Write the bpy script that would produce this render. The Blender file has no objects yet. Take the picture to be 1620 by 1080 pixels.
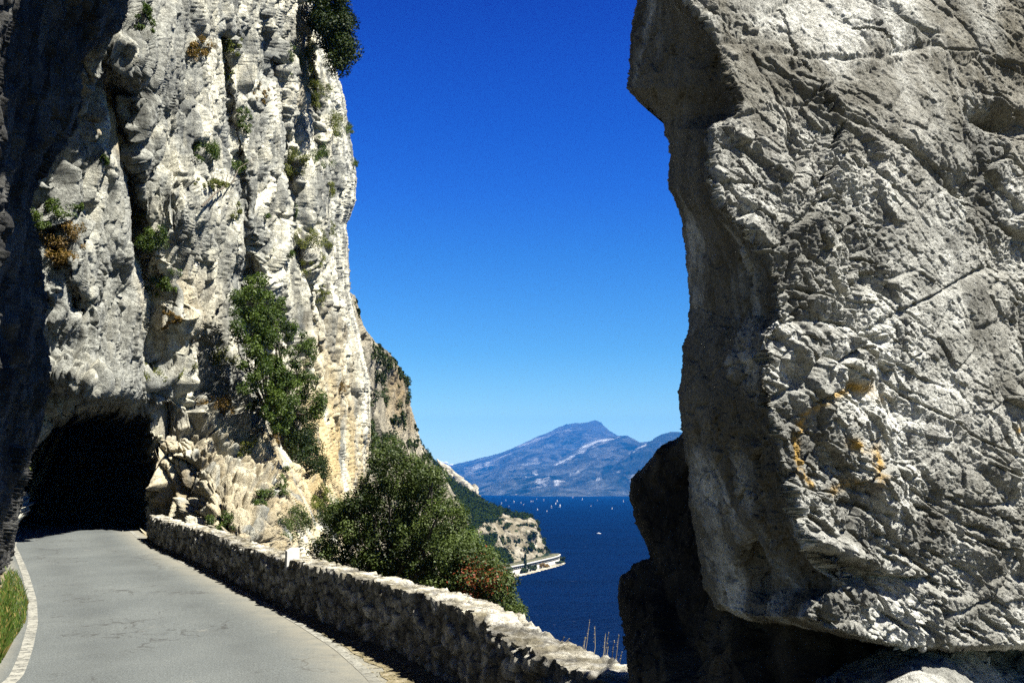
import bpy, math, random
import numpy as np
from mathutils import Vector

sc = bpy.context.scene
COL = sc.collection
random.seed(4)
rng = np.random.default_rng(7)

# ------------------------------------------------------------------ camera, sky, sun, exposure
EYE = 2.0
FPX = 1575.0
PITCH = math.atan((771 - 540) / FPX)
cam_d = bpy.data.cameras.new("camera")
cam_d.lens = 35; cam_d.sensor_width = 36
cam_d.clip_start = 0.05; cam_d.clip_end = 120000
cam = bpy.data.objects.new("camera", cam_d); COL.objects.link(cam)
cam.location = (0, 0, EYE); cam.rotation_euler = (math.pi / 2 + PITCH, 0, 0)
sc.camera = cam

SUN_EL = math.radians(55)
SAZ = (0.88, -0.475)
S = Vector((math.cos(SUN_EL) * SAZ[0], math.cos(SUN_EL) * SAZ[1], math.sin(SUN_EL)))
SKYK = 0.333
SKYRAMP = [(0.0, (0.36, 0.44, 0.47)), (0.035, (0.41, 0.437, 0.38)), (0.075, (0.486, 0.465, 0.325)), (0.135, (0.302, 0.393, 0.354)), (0.185, (0.235, 0.365, 0.395)),
           (0.23, (0.177, 0.33, 0.43)), (0.29, (0.124, 0.27, 0.495)), (0.35, (0.09, 0.22, 0.515)), (0.41, (0.078, 0.176, 0.515)), (0.46, (0.07, 0.13, 0.485)), (0.56, (0.05, 0.09, 0.27)), (0.8, (0.035, 0.06, 0.15)), (1.0, (0.03, 0.05, 0.12))]
w = bpy.data.worlds.new("World"); sc.world = w; w.use_nodes = True
nt = w.node_tree; nt.nodes.clear()
sky = nt.nodes.new("ShaderNodeTexSky"); sky.sky_type = 'NISHITA'; sky.sun_disc = False
sky.sun_elevation = SUN_EL; sky.sun_rotation = math.atan2(SAZ[0], SAZ[1])
sky.air_density = 1.0; sky.dust_density = 0.1; sky.ozone_density = 4.0; sky.altitude = 100
gam = nt.nodes.new("ShaderNodeGamma"); gam.inputs[1].default_value = 1.75
tin = nt.nodes.new("ShaderNodeMix"); tin.data_type = 'RGBA'; tin.blend_type = 'MULTIPLY'
tin.inputs[0].default_value = 1.0; tin.inputs[7].default_value = (0.42, 0.50, 0.62, 1)
bg = nt.nodes.new("ShaderNodeBackground"); bg.inputs[1].default_value = 0.06
wo = nt.nodes.new("ShaderNodeOutputWorld")
nt.links.new(sky.outputs[0], gam.inputs[0]); nt.links.new(gam.outputs[0], tin.inputs[6])
tc = nt.nodes.new("ShaderNodeTexCoord"); sx = nt.nodes.new("ShaderNodeSeparateXYZ"); nt.links.new(tc.outputs['Generated'], sx.inputs[0])
rp = nt.nodes.new("ShaderNodeValToRGB"); nt.links.new(sx.outputs[2], rp.inputs[0])
el = rp.color_ramp.elements
while len(el) < len(SKYRAMP): el.new(0.5)
for i_, (p_, c_) in enumerate(SKYRAMP): el[i_].position = p_; el[i_].color = (c_[0] * SKYK, c_[1] * SKYK, c_[2] * SKYK, 1)
nt.links.new(rp.outputs[0], tin.inputs[7])
nt.links.new(tin.outputs[2], bg.inputs[0]); nt.links.new(bg.outputs[0], wo.inputs[0])
sl = bpy.data.lights.new("sun", 'SUN'); sl.energy = 5.0; sl.angle = math.radians(0.5); sl.color = (1.0, 0.955, 0.87)
so = bpy.data.objects.new("sun", sl); COL.objects.link(so); so.rotation_euler = S.to_track_quat('Z', 'Y').to_euler()
so.location = (0, 0, 60)
sc.view_settings.view_transform = 'Standard'; sc.view_settings.look = 'None'
sc.view_settings.exposure = 2.3; sc.view_settings.gamma = 1.0
DENOISE = False
sc.cycles.diffuse_bounces = 1; sc.cycles.max_bounces = 8; sc.cycles.transparent_max_bounces = 8
sc.cycles.volume_bounces = 0
sc.cycles.use_denoising = DENOISE

# ------------------------------------------------------------------ maths helpers
cp, sp_ = math.cos(PITCH), math.sin(PITCH)
def at(px, py, Y):
    px = np.asarray(px, float); py = np.asarray(py, float); Y = np.asarray(Y, float)
    u = (px - 810) / FPX; v = (540 - py) / FPX
    dy = cp - v * sp_; dz = sp_ + v * cp
    t = Y / dy
    return np.stack([u * t, Y + 0 * u, EYE + dz * t], -1)
def zroad(Y):
    t = np.clip((np.asarray(Y, float) - 12) / 28, 0, 1); return 0.4 * t * t * (3 - 2 * t)
def ground(px, py, dz=0.0):
    lo, hi = 2.0, 90.0
    for _ in range(40):
        m = (lo + hi) / 2
        z = at(px, py, m)[2]
        if z > float(zroad(m)) + dz: lo = m
        else: hi = m
    return at(px, py, lo)

def _h(i, j, k, s):
    h = (i.astype(np.uint32) * np.uint32(374761393) + j.astype(np.uint32) * np.uint32(668265263)
         + k.astype(np.uint32) * np.uint32(2147483647) + np.uint32((s * 974634777 + 12345) & 0xffffffff))
    h = (h ^ (h >> np.uint32(13))) * np.uint32(1274126177)
    h = (h ^ (h >> np.uint32(16))) * np.uint32(2246822519)
    h = (h ^ (h >> np.uint32(13))) * np.uint32(3266489917)
    return h ^ (h >> np.uint32(16))
def rnd(i, j, k, s): return (_h(i, j, k, s) & np.uint32(0xffffff)).astype(np.float32) / np.float32(0xffffff)
def perlin(P, seed=0):
    P = P.astype(np.float32); sh = P.shape[:-1]; P = P.reshape(-1, 3)
    I = np.floor(P).astype(np.int64); f = (P - I).astype(np.float32)
    u = f * f * f * (f * (f * 6 - 15) + 10)
    out = np.zeros(len(P), np.float32)
    for a in (0, 1):
        for b in (0, 1):
            for c in (0, 1):
                h = _h(I[:, 0] + a, I[:, 1] + b, I[:, 2] + c, seed)
                gx = (h & np.uint32(1023)).astype(np.float32) / 511.5 - 1
                gy = ((h >> np.uint32(10)) & np.uint32(1023)).astype(np.float32) / 511.5 - 1
                gz = ((h >> np.uint32(20)) & np.uint32(1023)).astype(np.float32) / 511.5 - 1
                d = gx * (f[:, 0] - a) + gy * (f[:, 1] - b) + gz * (f[:, 2] - c)
                out += d * (u[:, 0] if a else 1 - u[:, 0]) * (u[:, 1] if b else 1 - u[:, 1]) * (u[:, 2] if c else 1 - u[:, 2])
    return out.reshape(sh) * 1.2
def fbm(P, o=4, g=0.5, seed=0, ridge=False):
    a, t, s = 1.0, 0, 0.0
    for i in range(o):
        n = perlin(P * (2.03 ** i), seed + i * 17)
        if ridge: n = 0.5 - np.abs(n) * 1.6
        t = t + a * n; s += a; a *= g
    return t / s
def voro(P, seed=0):
    P = P.astype(np.float32); sh = P.shape[:-1]; P = P.reshape(-1, 3)
    I = np.floor(P).astype(np.int64); f = (P - I).astype(np.float32)
    n = len(P); F1 = np.full(n, 9, np.float32); F2 = F1.copy()
    bd = np.zeros((n, 3), np.float32); bi = np.zeros((n, 3), np.int64)
    for a in (-1, 0, 1):
        for b in (-1, 0, 1):
            for c in (-1, 0, 1):
                i, j, k = I[:, 0] + a, I[:, 1] + b, I[:, 2] + c
                h = _h(i, j, k, seed)
                d = np.stack([a + (h & np.uint32(1023)).astype(np.float32) / 1023 - f[:, 0],
                              b + ((h >> np.uint32(10)) & np.uint32(1023)).astype(np.float32) / 1023 - f[:, 1],
                              c + ((h >> np.uint32(20)) & np.uint32(1023)).astype(np.float32) / 1023 - f[:, 2]], -1)
                q = (d * d).sum(-1)
                m = q < F1
                F2 = np.where(m, F1, np.minimum(F2, q))
                F1 = np.where(m, q, F1)
                bd[m] = d[m]; bi[m, 0] = i[m]; bi[m, 1] = j[m]; bi[m, 2] = k[m]
    return np.sqrt(F1).reshape(sh), np.sqrt(F2).reshape(sh), bd.reshape(sh + (3,)), bi
def facet(P, seed=0, tilt=0.9, step=0.6):
    """blocky rock: every Voronoi cell is a tilted plane of its own"""
    F1, F2, d, bi = voro(P, seed)
    sh = F1.shape
    r = [(rnd(bi[:, 0], bi[:, 1], bi[:, 2], seed + q).reshape(sh) - 0.5) for q in (31, 32, 33, 34)]
    v = tilt * (r[0] * d[..., 0] + r[1] * d[..., 1] + r[2] * d[..., 2]) * 2 + step * r[3]
    k = sstep(0.0, 0.11, F2 - F1)
    return (v + 0.12) * k - 0.12, F2 - F1
def sstep(a, b, x):
    t = np.clip((x - a) / (b - a), 0, 1); return t * t * (3 - 2 * t)
def inpoly(X, Y, poly):
    r = np.zeros(X.shape, bool); n = len(poly)
    for i in range(n):
        x1, y1 = poly[i]; x2, y2 = poly[(i + 1) % n]
        if y1 == y2: continue
        c = ((y1 > Y) != (y2 > Y)) & (X < (x2 - x1) * (Y - y1) / (y2 - y1) + x1)
        r ^= c
    return r
def linedist(X, Y, pts, closed=False):
    best = np.full(X.shape, 1e9, np.float32)
    n = len(pts)
    for i in range(n if closed else n - 1):
        x1, y1 = pts[i]; x2, y2 = pts[(i + 1) % n]
        dx, dy = x2 - x1, y2 - y1; L = dx * dx + dy * dy + 1e-9
        t = np.clip(((X - x1) * dx + (Y - y1) * dy) / L, 0, 1)
        d = np.hypot(X - x1 - t * dx, Y - y1 - t * dy)
        best = np.minimum(best, d)
    return best
def tps(pts, X, Y, lam=1e-3):
    p = np.array(pts, float); a = p[:, :2] / 1000.0; v = p[:, 2]; n = len(p)
    def k(r2): return r2 * np.log(r2 + 1e-12)
    K = k(((a[:, None] - a[None]) ** 2).sum(-1)) + lam * np.eye(n)
    Q = np.hstack([np.ones((n, 1)), a])
    A = np.block([[K, Q], [Q.T, np.zeros((3, 3))]])
    s = np.linalg.solve(A, np.concatenate([v, np.zeros(3)]))
    x = X / 1000.0; y = Y / 1000.0
    o = s[n] + s[n + 1] * x + s[n + 2] * y
    for i in range(n):
        o = o + s[i] * k((x - a[i, 0]) ** 2 + (y - a[i, 1]) ** 2)
    return o

# ------------------------------------------------------------------ object helpers
def mesh_np(name, V, F, mat=None, parent=None, smooth=False, attrs=None):
    V = np.asarray(V, np.float32).reshape(-1, 3); F = np.asarray(F, np.int32)
    k = F.shape[1]
    me = bpy.data.meshes.new(name)
    me.vertices.add(len(V)); me.vertices.foreach_set("co", V.ravel())
    me.loops.add(F.size); me.loops.foreach_set("vertex_index", F.ravel())
    me.polygons.add(len(F)); me.polygons.foreach_set("loop_start", np.arange(0, F.size, k, dtype=np.int32))
    me.polygons.foreach_set("loop_total", np.full(len(F), k, np.int32))
    if smooth: me.polygons.foreach_set("use_smooth", np.ones(len(F), bool))
    for an, av in (attrs or {}).items():
        at_ = me.attributes.new(an, 'FLOAT', 'POINT'); at_.data.foreach_set("value", np.asarray(av, np.float32).ravel())
    me.update(calc_edges=True); me.validate()
    if mat: me.materials.append(mat)
    o = bpy.data.objects.new(name, me); COL.objects.link(o)
    if parent: o.parent = parent
    return o
def tag(o, label=None, cat=None, group=None, kind=None):
    if label: o['label'] = label
    if cat: o['category'] = cat
    if group: o['group'] = group
    if kind: o['kind'] = kind
    return o
def empty(name, loc=(0, 0, 0)):
    o = bpy.data.objects.new(name, None); COL.objects.link(o); o.location = loc; o.empty_display_size = 0.2
    return o
class MB:
    def __init__(s): s.v = []; s.f = []
    def quadbox(s, c8):
        b = len(s.v); s.v += [tuple(p) for p in c8]
        for q in ((0, 3, 2, 1), (4, 5, 6, 7), (0, 1, 5, 4), (1, 2, 6, 5), (2, 3, 7, 6), (3, 0, 4, 7)):
            s.f.append([b + i for i in q])
    def box(s, x0, x1, y0, y1, z0, z1):
        s.quadbox([(x0, y0, z0), (x1, y0, z0), (x1, y1, z0), (x0, y1, z0), (x0, y0, z1), (x1, y0, z1), (x1, y1, z1), (x0, y1, z1)])
    def tube(s, pts, rad, n=6):
        pts = [Vector(p) for p in pts]; b = len(s.v)
        for i, p in enumerate(pts):
            d = (pts[min(i + 1, len(pts) - 1)] - pts[max(i - 1, 0)]).normalized()
            a = d.orthogonal().normalized(); c = d.cross(a)
            for k in range(n):
                t = 2 * math.pi * k / n
                s.v.append(tuple(p + (a * math.cos(t) + c * math.sin(t)) * rad[i]))
        for i in range(len(pts) - 1):
            for k in range(n):
                s.f.append([b + i * n + k, b + i * n + (k + 1) % n, b + (i + 1) * n + (k + 1) % n, b + (i + 1) * n + k])
    def build(s, name, mat, parent=None, smooth=False, attrs=None):
        return mesh_np(name, s.v, s.f, mat, parent, smooth, attrs)

# ------------------------------------------------------------------ materials
class NM:
    def __init__(s, name):
        s.m = bpy.data.materials.new(name); s.m.use_nodes = True
        s.t = s.m.node_tree; s.t.nodes.clear()
        s.out = s.n("ShaderNodeOutputMaterial")
        s.b = s.n("ShaderNodeBsdfPrincipled"); s.l(s.b.outputs[0], s.out.inputs[0])
        s.co = s.n("ShaderNodeTexCoord").outputs['Object']
    def n(s, t): return s.t.nodes.new(t)
    def l(s, a, b): s.t.links.new(a, b)
    def map(s, sc_=(1, 1, 1), rot=(0, 0, 0)):
        m = s.n("ShaderNodeMapping"); m.inputs['Scale'].default_value = sc_; m.inputs['Rotation'].default_value = rot
        s.l(s.co, m.inputs[0]); return m.outputs[0]
    def noise(s, scale, detail=6, rough=0.55, vec=None, dist=0.0):
        n = s.n("ShaderNodeTexNoise"); n.inputs['Scale'].default_value = scale; n.inputs['Detail'].default_value = detail
        n.inputs['Roughness'].default_value = rough; n.inputs['Distortion'].default_value = dist
        s.l(vec or s.co, n.inputs['Vector']); return n.outputs[0]
    def vor(s, scale, feature='F1', vec=None):
        n = s.n("ShaderNodeTexVoronoi"); n.feature = feature; n.inputs['Scale'].default_value = scale
        s.l(vec or s.co, n.inputs['Vector']); return n
    def attr(s, name):
        a = s.n("ShaderNodeAttribute"); a.attribute_name = name; return a.outputs['Fac']
    def ramp(s, fac, stops):
        r = s.n("ShaderNodeValToRGB"); e = r.color_ramp.elements
        while len(e) < len(stops): e.new(0.5)
        for i, (p, c) in enumerate(stops):
            e[i].position = p; e[i].color = (c[0], c[1], c[2], 1) if isinstance(c, tuple) else (c, c, c, 1)
        s.l(fac, r.inputs[0]); return r.outputs[0]
    def math(s, op, a, b=None, clamp=False):
        m = s.n("ShaderNodeMath"); m.operation = op; m.use_clamp = clamp
        for i, x in enumerate((a, b)):
            if x is None: continue
            if isinstance(x, (int, float)): m.inputs[i].default_value = x
            else: s.l(x, m.inputs[i])
        return m.outputs[0]
    def mix(s, fac, a, b, mode='MIX'):
        m = s.n("ShaderNodeMix"); m.data_type = 'RGBA'; m.blend_type = mode
        for i, x in ((0, fac), (6, a), (7, b)):
            if isinstance(x, (int, float)): m.inputs[i].default_value = x
            elif isinstance(x, tuple): m.inputs[i].default_value = (x[0], x[1], x[2], 1)
            else: s.l(x, m.inputs[i])
        return m.outputs[2]
    def bump(s, h, strength=0.5, dist=0.05, prev=None):
        b = s.n("ShaderNodeBump"); b.inputs['Strength'].default_value = strength; b.inputs['Distance'].default_value = dist
        s.l(h, b.inputs['Height'])
        if prev is not None: s.l(prev, b.inputs['Normal'])
        return b.outputs[0]
    def done(s, color, rough=0.9, spec=0.2, normal=None):
        ALB = 0.62
        if isinstance(color, tuple): s.b.inputs['Base Color'].default_value = (*[x * ALB for x in color], 1)
        else: s.l(s.mix(1.0, color, (ALB, ALB, ALB), 'MULTIPLY'), s.b.inputs['Base Color'])
        if isinstance(rough, (int, float)): s.b.inputs['Roughness'].default_value = rough
        else: s.l(rough, s.b.inputs['Roughness'])
        s.b.inputs['Specular IOR Level'].default_value = spec
        if normal is not None: s.l(normal, s.b.inputs['Normal'])
        return s.m

def rock_mat(name, u, light, mid, dark, ochre=(0.42, 0.30, 0.12), stretch=0.12, streak=0.75, speck=0.35, bumpk=1.0, rot=(0, 0, 0), grit=14.0, tones=False, patch=0.35):
    """u: size in metres of the main mottling"""
    m = NM(name)
    n1 = m.noise(1 / u, 9, 0.62)
    c = m.ramp(n1, [(0.38, dark), (0.46, mid), (0.56, light)])
    pt = m.ramp(m.noise(3.1 / u, 8, 0.72), [(0.53, 0.0), (0.60, 1.0)])
    c = m.mix(m.math('MULTIPLY', pt, patch), c, tuple(x * 0.42 for x in mid))
    st = m.map((1, 1, stretch), rot)
    n2 = m.noise(2.6 / u, 7, 0.6, st, 0.3)
    c = m.mix(m.math('MULTIPLY', m.ramp(n2, [(0.47, 0.0), (0.62, 1.0)]), streak), c, tuple(x * 0.52 for x in mid))
    n5 = m.noise(6.0 / u, 5, 0.6, st, 0.2)
    c = m.mix(m.math('MULTIPLY', m.ramp(n5, [(0.55, 0.0), (0.66, 1.0)]), 0.35 * streak), c, tuple(x * 1.12 for x in light))
    n3 = m.noise(22 / u, 5, 0.75)
    c = m.mix(m.math('MULTIPLY', m.ramp(n3, [(0.50, 0.0), (0.68, 1.0)]), speck), c, tuple(x * 0.35 for x in mid))
    n4 = m.noise(1.7 / u, 6, 0.6, st)
    gy = m.math('MULTIPLY', m.attr('grey'), m.ramp(m.noise(1.1 / u, 7, 0.65, st), [(0.36, 0.15), (0.54, 1.0)]), True)
    c = m.mix(gy, c, m.mix(m.ramp(m.noise(9 / u, 6, 0.7), [(0.4, 0.0), (0.6, 1.0)]), tuple(x * 0.45 for x in mid), tuple(x * 1.0 for x in mid)))
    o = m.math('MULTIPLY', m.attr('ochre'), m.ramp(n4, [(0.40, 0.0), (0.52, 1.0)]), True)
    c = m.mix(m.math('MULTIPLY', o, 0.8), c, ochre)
    lich = m.math('MULTIPLY', m.attr('lichen'), m.ramp(m.noise(16 / u, 6, 0.7), [(0.38, 0.0), (0.50, 1.0)]), True)
    c = m.mix(lich, c, (0.62, 0.38, 0.07))
    if tones:
        c = m.mix(1.0, c, m.ramp(m.attr('tone'), [(0.0, 0.45), (1.0, 1.3)]), 'MULTIPLY')
        c = m.mix(m.math('MULTIPLY', m.attr('joint'), 0.75), c, (0.07, 0.065, 0.055))
    fg = m.noise(grit, 6, 0.8)
    c = m.mix(0.8, c, m.ramp(fg, [(0.36, 0.30), (0.46, 0.92), (0.60, 1.25)]), 'MULTIPLY')
    b1 = m.noise(9 / u, 12, 0.75, m.map((1, 1, max(stretch, 0.35)), rot))
    ck = m.ramp(m.vor(3.2 / u, 'DISTANCE_TO_EDGE', m.map((1, 1, max(stretch, 0.3)), rot)).outputs[0], [(0.0, 0.0), (0.05, 1.0)])
    b2 = m.vor(grit * 0.28, 'F1').outputs[0]
    nrm = m.bump(b1, 0.8 * bumpk, 0.045 * u)
    nrm = m.bump(ck, 0.5 * bumpk, 0.03 * u, nrm)
    nrm = m.bump(b2, 0.5 * bumpk, 1.0 / grit, nrm)
    nrm = m.bump(fg, 1.0 * bumpk, 1.1 / grit, nrm)
    return m.done(c, 0.95, 0.15, nrm)

M = {}
M['cliff'] = rock_mat('cliff limestone', 2.2, (0.80, 0.765, 0.60), (0.37, 0.375, 0.33), (0.085, 0.092, 0.09), (0.52, 0.39, 0.18), streak=0.95, patch=0.5)
M['shade_rock'] = rock_mat('shaded limestone', 1.4, (0.13, 0.128, 0.115), (0.05, 0.05, 0.046), (0.028, 0.029, 0.03), stretch=0.3)  # limestone copy with the overhang's shade darkened into its colour
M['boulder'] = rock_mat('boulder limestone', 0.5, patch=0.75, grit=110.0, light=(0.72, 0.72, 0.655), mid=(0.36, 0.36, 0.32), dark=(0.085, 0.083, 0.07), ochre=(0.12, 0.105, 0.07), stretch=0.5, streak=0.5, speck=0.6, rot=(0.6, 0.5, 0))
M['dark_rock'] = rock_mat('dark brown rock', 0.4, (0.12, 0.105, 0.075), (0.05, 0.045, 0.035), (0.018, 0.016, 0.013), grit=70.0, stretch=0.5)  # much darker and browner than the boulder
M['crag'] = rock_mat('far crag limestone', 12, (0.52, 0.47, 0.35), (0.34, 0.31, 0.23), (0.12, 0.115, 0.085), (0.30, 0.22, 0.11), grit=1.5, stretch=0.35, streak=0.6)
M['wall'] = rock_mat('old wall stone', 0.35, tones=True, light=(0.66, 0.64, 0.56), mid=(0.28, 0.27, 0.235), dark=(0.09, 0.085, 0.07), ochre=(0.34, 0.29, 0.16), grit=40.0, stretch=1.0, streak=0.6, speck=0.5)

def hill_mat():
    m = NM('promontory ground')
    r = m.ramp(m.noise(0.09, 9, 0.7), [(0.36, (0.08, 0.075, 0.045)), (0.48, (0.19, 0.165, 0.11)), (0.62, (0.34, 0.31, 0.24))])
    g = m.ramp(m.noise(0.06, 8, 0.65), [(0.40, (0.009, 0.018, 0.006)), (0.62, (0.024, 0.043, 0.012))])
    sc_ = m.math('MULTIPLY', m.attr('rock'), m.ramp(m.noise(0.13, 6, 0.6), [(0.33, 0.0), (0.42, 1.0)]))
    c = m.mix(sc_, g, r)
    nrm = m.bump(m.noise(0.22, 12, 0.72), 1.0, 3.0)
    return m.done(c, 0.95, 0.1, nrm)
M['hill'] = hill_mat()
def mountain_mat():
    m = NM('far mountain')
    g = m.ramp(m.noise(0.0016, 10, 0.65), [(0.38, (0.005, 0.017, 0.018)), (0.62, (0.015, 0.034, 0.030))])
    r = m.ramp(m.noise(0.005, 8, 0.7), [(0.4, (0.26, 0.28, 0.28)), (0.58, (0.85, 0.86, 0.84))])
    k = m.ramp(m.noise(0.0035, 11, 0.72, m.map((1, 1, 1.6), (0.35, 0.5, 0.3)), 0.6), [(0.42, 0.0), (0.50, 1.0)])
    k2 = m.ramp(m.noise(0.011, 8, 0.75, m.map((1, 1, 0.8), (0.2, -0.7, 0.2)), 0.4), [(0.44, 0.5), (0.52, 1.0)])
    c = m.mix(m.math('MULTIPLY', m.math('MULTIPLY', m.attr('rock'), k, True), k2, True), g, r)
    c = m.mix(m.math('MULTIPLY', m.attr('summit'), 0.75), c, (0.085, 0.10, 0.10))
    nrm = m.bump(m.noise(0.004, 12, 0.75), 1.0, 260)
    return m.done(c, 1.0, 0.0, nrm)
M['mountain'] = mountain_mat()
def water_mat():
    m = NM('lake water')
    c = m.ramp(m.noise(0.006, 5, 0.6, m.map((1, 5, 1))), [(0.35, (0.0003, 0.0050, 0.030)), (0.65, (0.0005, 0.0076, 0.043))])
    sparse = m.ramp(m.noise(0.16, 3, 0.6, m.map((1, 2.6, 1))), [(0.735, 0.0), (0.755, 1.0)])
    c = m.mix(m.math('MULTIPLY', sparse, 0.35), c, (0.2, 0.26, 0.34))
    n1 = m.noise(0.12, 6, 0.65, m.map((1, 2.4, 1), (0, 0, 0.25)))
    n2 = m.noise(0.9, 4, 0.6, m.map((1, 1.8, 1), (0, 0, -0.2)))
    nrm = m.bump(n1, 1.0, 3.2); nrm = m.bump(n2, 0.8, 0.35, nrm)
    m.b.inputs['IOR'].default_value = 1.33
    m.done(c, 0.6, 0.0, nrm)
    g = m.n("ShaderNodeBsdfGlossy"); g.inputs['Roughness'].default_value = 0.42; g.inputs['Color'].default_value = (0.4, 0.75, 1, 1); m.l(nrm, g.inputs['Normal'])
    x = m.n("ShaderNodeMixShader"); x.inputs[0].default_value = 0.007
    m.l(m.b.outputs[0], x.inputs[1]); m.l(g.outputs[0], x.inputs[2]); m.l(x.outputs[0], m.out.inputs[0])
    return m.m
M['water'] = water_mat()
def asphalt_mat():
    m = NM('worn asphalt')
    c = m.ramp(m.noise(0.55, 8, 0.6, m.map((1, 0.6, 1))), [(0.35, (0.086, 0.096, 0.093)), (0.65, (0.113, 0.124, 0.118))])
    g = m.noise(55, 5, 0.85)
    c = m.mix(0.85, c, m.ramp(g, [(0.34, 0.30), (0.5, 0.85), (0.66, 1.7)]), 'MULTIPLY')
    g2 = m.noise(28, 4, 0.75)
    c = m.mix(0.5, c, m.ramp(g2, [(0.36, 0.55), (0.5, 1.0), (0.7, 1.2)]), 'MULTIPLY')
    c = m.mix(m.math('MULTIPLY', m.attr('lane'), m.ramp(m.noise(0.8, 5, 0.6), [(0.3, 0.3), (0.6, 1.0)])), c, m.mix(1.0, c, (0.80, 0.80, 0.80), 'MULTIPLY'))
    # hair cracks
    wv = m.n("ShaderNodeVectorMath"); wv.operation = 'ADD'
    nz = m.n("ShaderNodeTexNoise"); nz.inputs['Scale'].default_value = 1.6; nz.inputs['Detail'].default_value = 6
    m.l(m.co, nz.inputs['Vector']); m.l(nz.outputs[1], wv.inputs[0]); m.l(m.map((0.5, 0.22, 0.5)), wv.inputs[1])
    v = m.vor(0.85, 'DISTANCE_TO_EDGE', wv.outputs[0]).outputs[0]
    br = m.ramp(m.noise(0.45, 4, 0.6), [(0.46, 0.0), (0.54, 1.0)])
    ck = m.math('MULTIPLY', m.ramp(v, [(0.0, 1.0), (0.016, 0.0)]), br)
    c = m.mix(m.math('MULTIPLY', ck, 0.85), c, (0.03, 0.03, 0.027))
    # pale scrapes and dark spots
    s1 = m.ramp(m.noise(1.7, 7, 0.75, m.map((0.9, 0.5, 1), (0, 0, 0.9))), [(0.63, 0.0), (0.70, 1.0)])
    c = m.mix(m.math('MULTIPLY', s1, 0.4), c, (0.24, 0.23, 0.19))
    s2 = m.ramp(m.noise(2.3, 5, 0.7, m.map((1, 1.3, 1))), [(0.675, 0.0), (0.72, 1.0)])
    c = m.mix(m.math('MULTIPLY', s2, 0.5), c, (0.04, 0.04, 0.037))
    # dusty edge
    e = m.math('MULTIPLY', m.attr('edge'), m.ramp(m.noise(2.2, 7, 0.7), [(0.3, 0.35), (0.6, 1.0)]))
    c = m.mix(m.math('MULTIPLY', e, 0.8), c, (0.24, 0.22, 0.165))
    nrm = m.bump(g, 0.6, 0.006); nrm = m.bump(m.noise(1.2, 4, 0.5), 0.3, 0.05, nrm)
    return m.done(c, 0.85, 0.25, nrm)
M['asphalt'] = asphalt_mat()
def paint_mat():
    m = NM('worn white paint')
    k = m.math('MULTIPLY', m.ramp(m.noise(6, 10, 0.85), [(0.42, 0.25), (0.52, 1.0)]), m.math('MULTIPLY', m.ramp(m.noise(1.1, 3, 0.6), [(0.3, 0.7), (0.6, 1.0)]), m.attr('wear')))
    c = m.mix(k, (0.17, 0.17, 0.15), (0.31, 0.305, 0.26))
    c = m.mix(0.7, c, m.ramp(m.noise(80, 3, 0.7), [(0.3, 0.5), (0.7, 1.15)]), 'MULTIPLY')
    m.done(c, 0.8, 0.2, m.bump(m.noise(90, 3), 0.4, 0.004))
    tr = m.n("ShaderNodeBsdfTransparent"); x = m.n("ShaderNodeMixShader"); m.l(m.math('MULTIPLY', k, 1.15, True), x.inputs[0])
    m.l(tr.outputs[0], x.inputs[1]); m.l(m.b.outputs[0], x.inputs[2]); m.l(x.outputs[0], m.out.inputs[0])
    return m.m
M['paint'] = paint_mat()
def verge_mat():
    m = NM('sandy verge')
    c = m.ramp(m.noise(7, 9, 0.75), [(0.34, (0.075, 0.065, 0.04)), (0.48, (0.19, 0.165, 0.10)), (0.64, (0.35, 0.31, 0.225))])
    c = m.mix(m.math('MULTIPLY', m.ramp(m.noise(24, 5, 0.7), [(0.52, 0.0), (0.62, 1.0)]), 0.6), c, (0.21, 0.155, 0.05))
    return m.done(c, 0.95, 0.1, m.bump(m.noise(30, 8, 0.75), 1.0, 0.03))
M['verge'] = verge_mat()
def slope_mat():
    m = NM('scrubby slope')
    c = m.ramp(m.noise(0.7, 9, 0.7), [(0.36, (0.025, 0.03, 0.012)), (0.5, (0.08, 0.08, 0.042)), (0.63, (0.19, 0.175, 0.125))])
    return m.done(c, 0.95, 0.1, m.bump(m.noise(2.5, 9, 0.7), 1.0, 0.2))
M['slope'] = slope_mat()
def leaf_mat(name, a, b, alt=None, trans=0.25):
    f = 0.72; a = tuple(x * f for x in a); b = tuple(x * f for x in b); alt = tuple(x * f for x in alt) if alt else None
    m = NM(name)
    c = m.ramp(m.attr('var'), [(0.0, a), (1.0, b)])
    if alt: c = m.mix(m.attr('alt'), c, alt)
    m.done(c, 0.55, 0.14)
    t = m.n("ShaderNodeBsdfTranslucent"); m.l(m.mix(1.0, c, (0.62, 0.78, 0.3), 'MULTIPLY'), t.inputs[0])
    x = m.n("ShaderNodeMixShader"); x.inputs[0].default_value = trans
    m.l(m.b.outputs[0], x.inputs[1]); m.l(t.outputs[0], x.inputs[2]); m.l(x.outputs[0], m.out.inputs[0])
    return m.m
M['leaf_green'] = leaf_mat('green leaves', (0.028, 0.056, 0.010), (0.125, 0.180, 0.030))
M['leaf_olive'] = leaf_mat('olive leaves', (0.016, 0.030, 0.008), (0.120, 0.165, 0.036), (0.24, 0.06, 0.02), 0.2)
M['leaf_dark'] = leaf_mat('dark leaves', (0.010, 0.021, 0.005), (0.045, 0.068, 0.014), trans=0.1)
M['leaf_dark'].node_tree.nodes['Principled BSDF'].inputs['Specular IOR Level'].default_value = 0.08
M['leaf_wood'] = leaf_mat('distant woodland', (0.012, 0.023, 0.005), (0.034, 0.052, 0.011), trans=0.0)
M['leaf_wood'].node_tree.nodes['Principled BSDF'].inputs['Specular IOR Level'].default_value = 0.0
M['leaf_yellow'] = leaf_mat('yellow green leaves', (0.09, 0.10, 0.02), (0.23, 0.25, 0.05))
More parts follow.
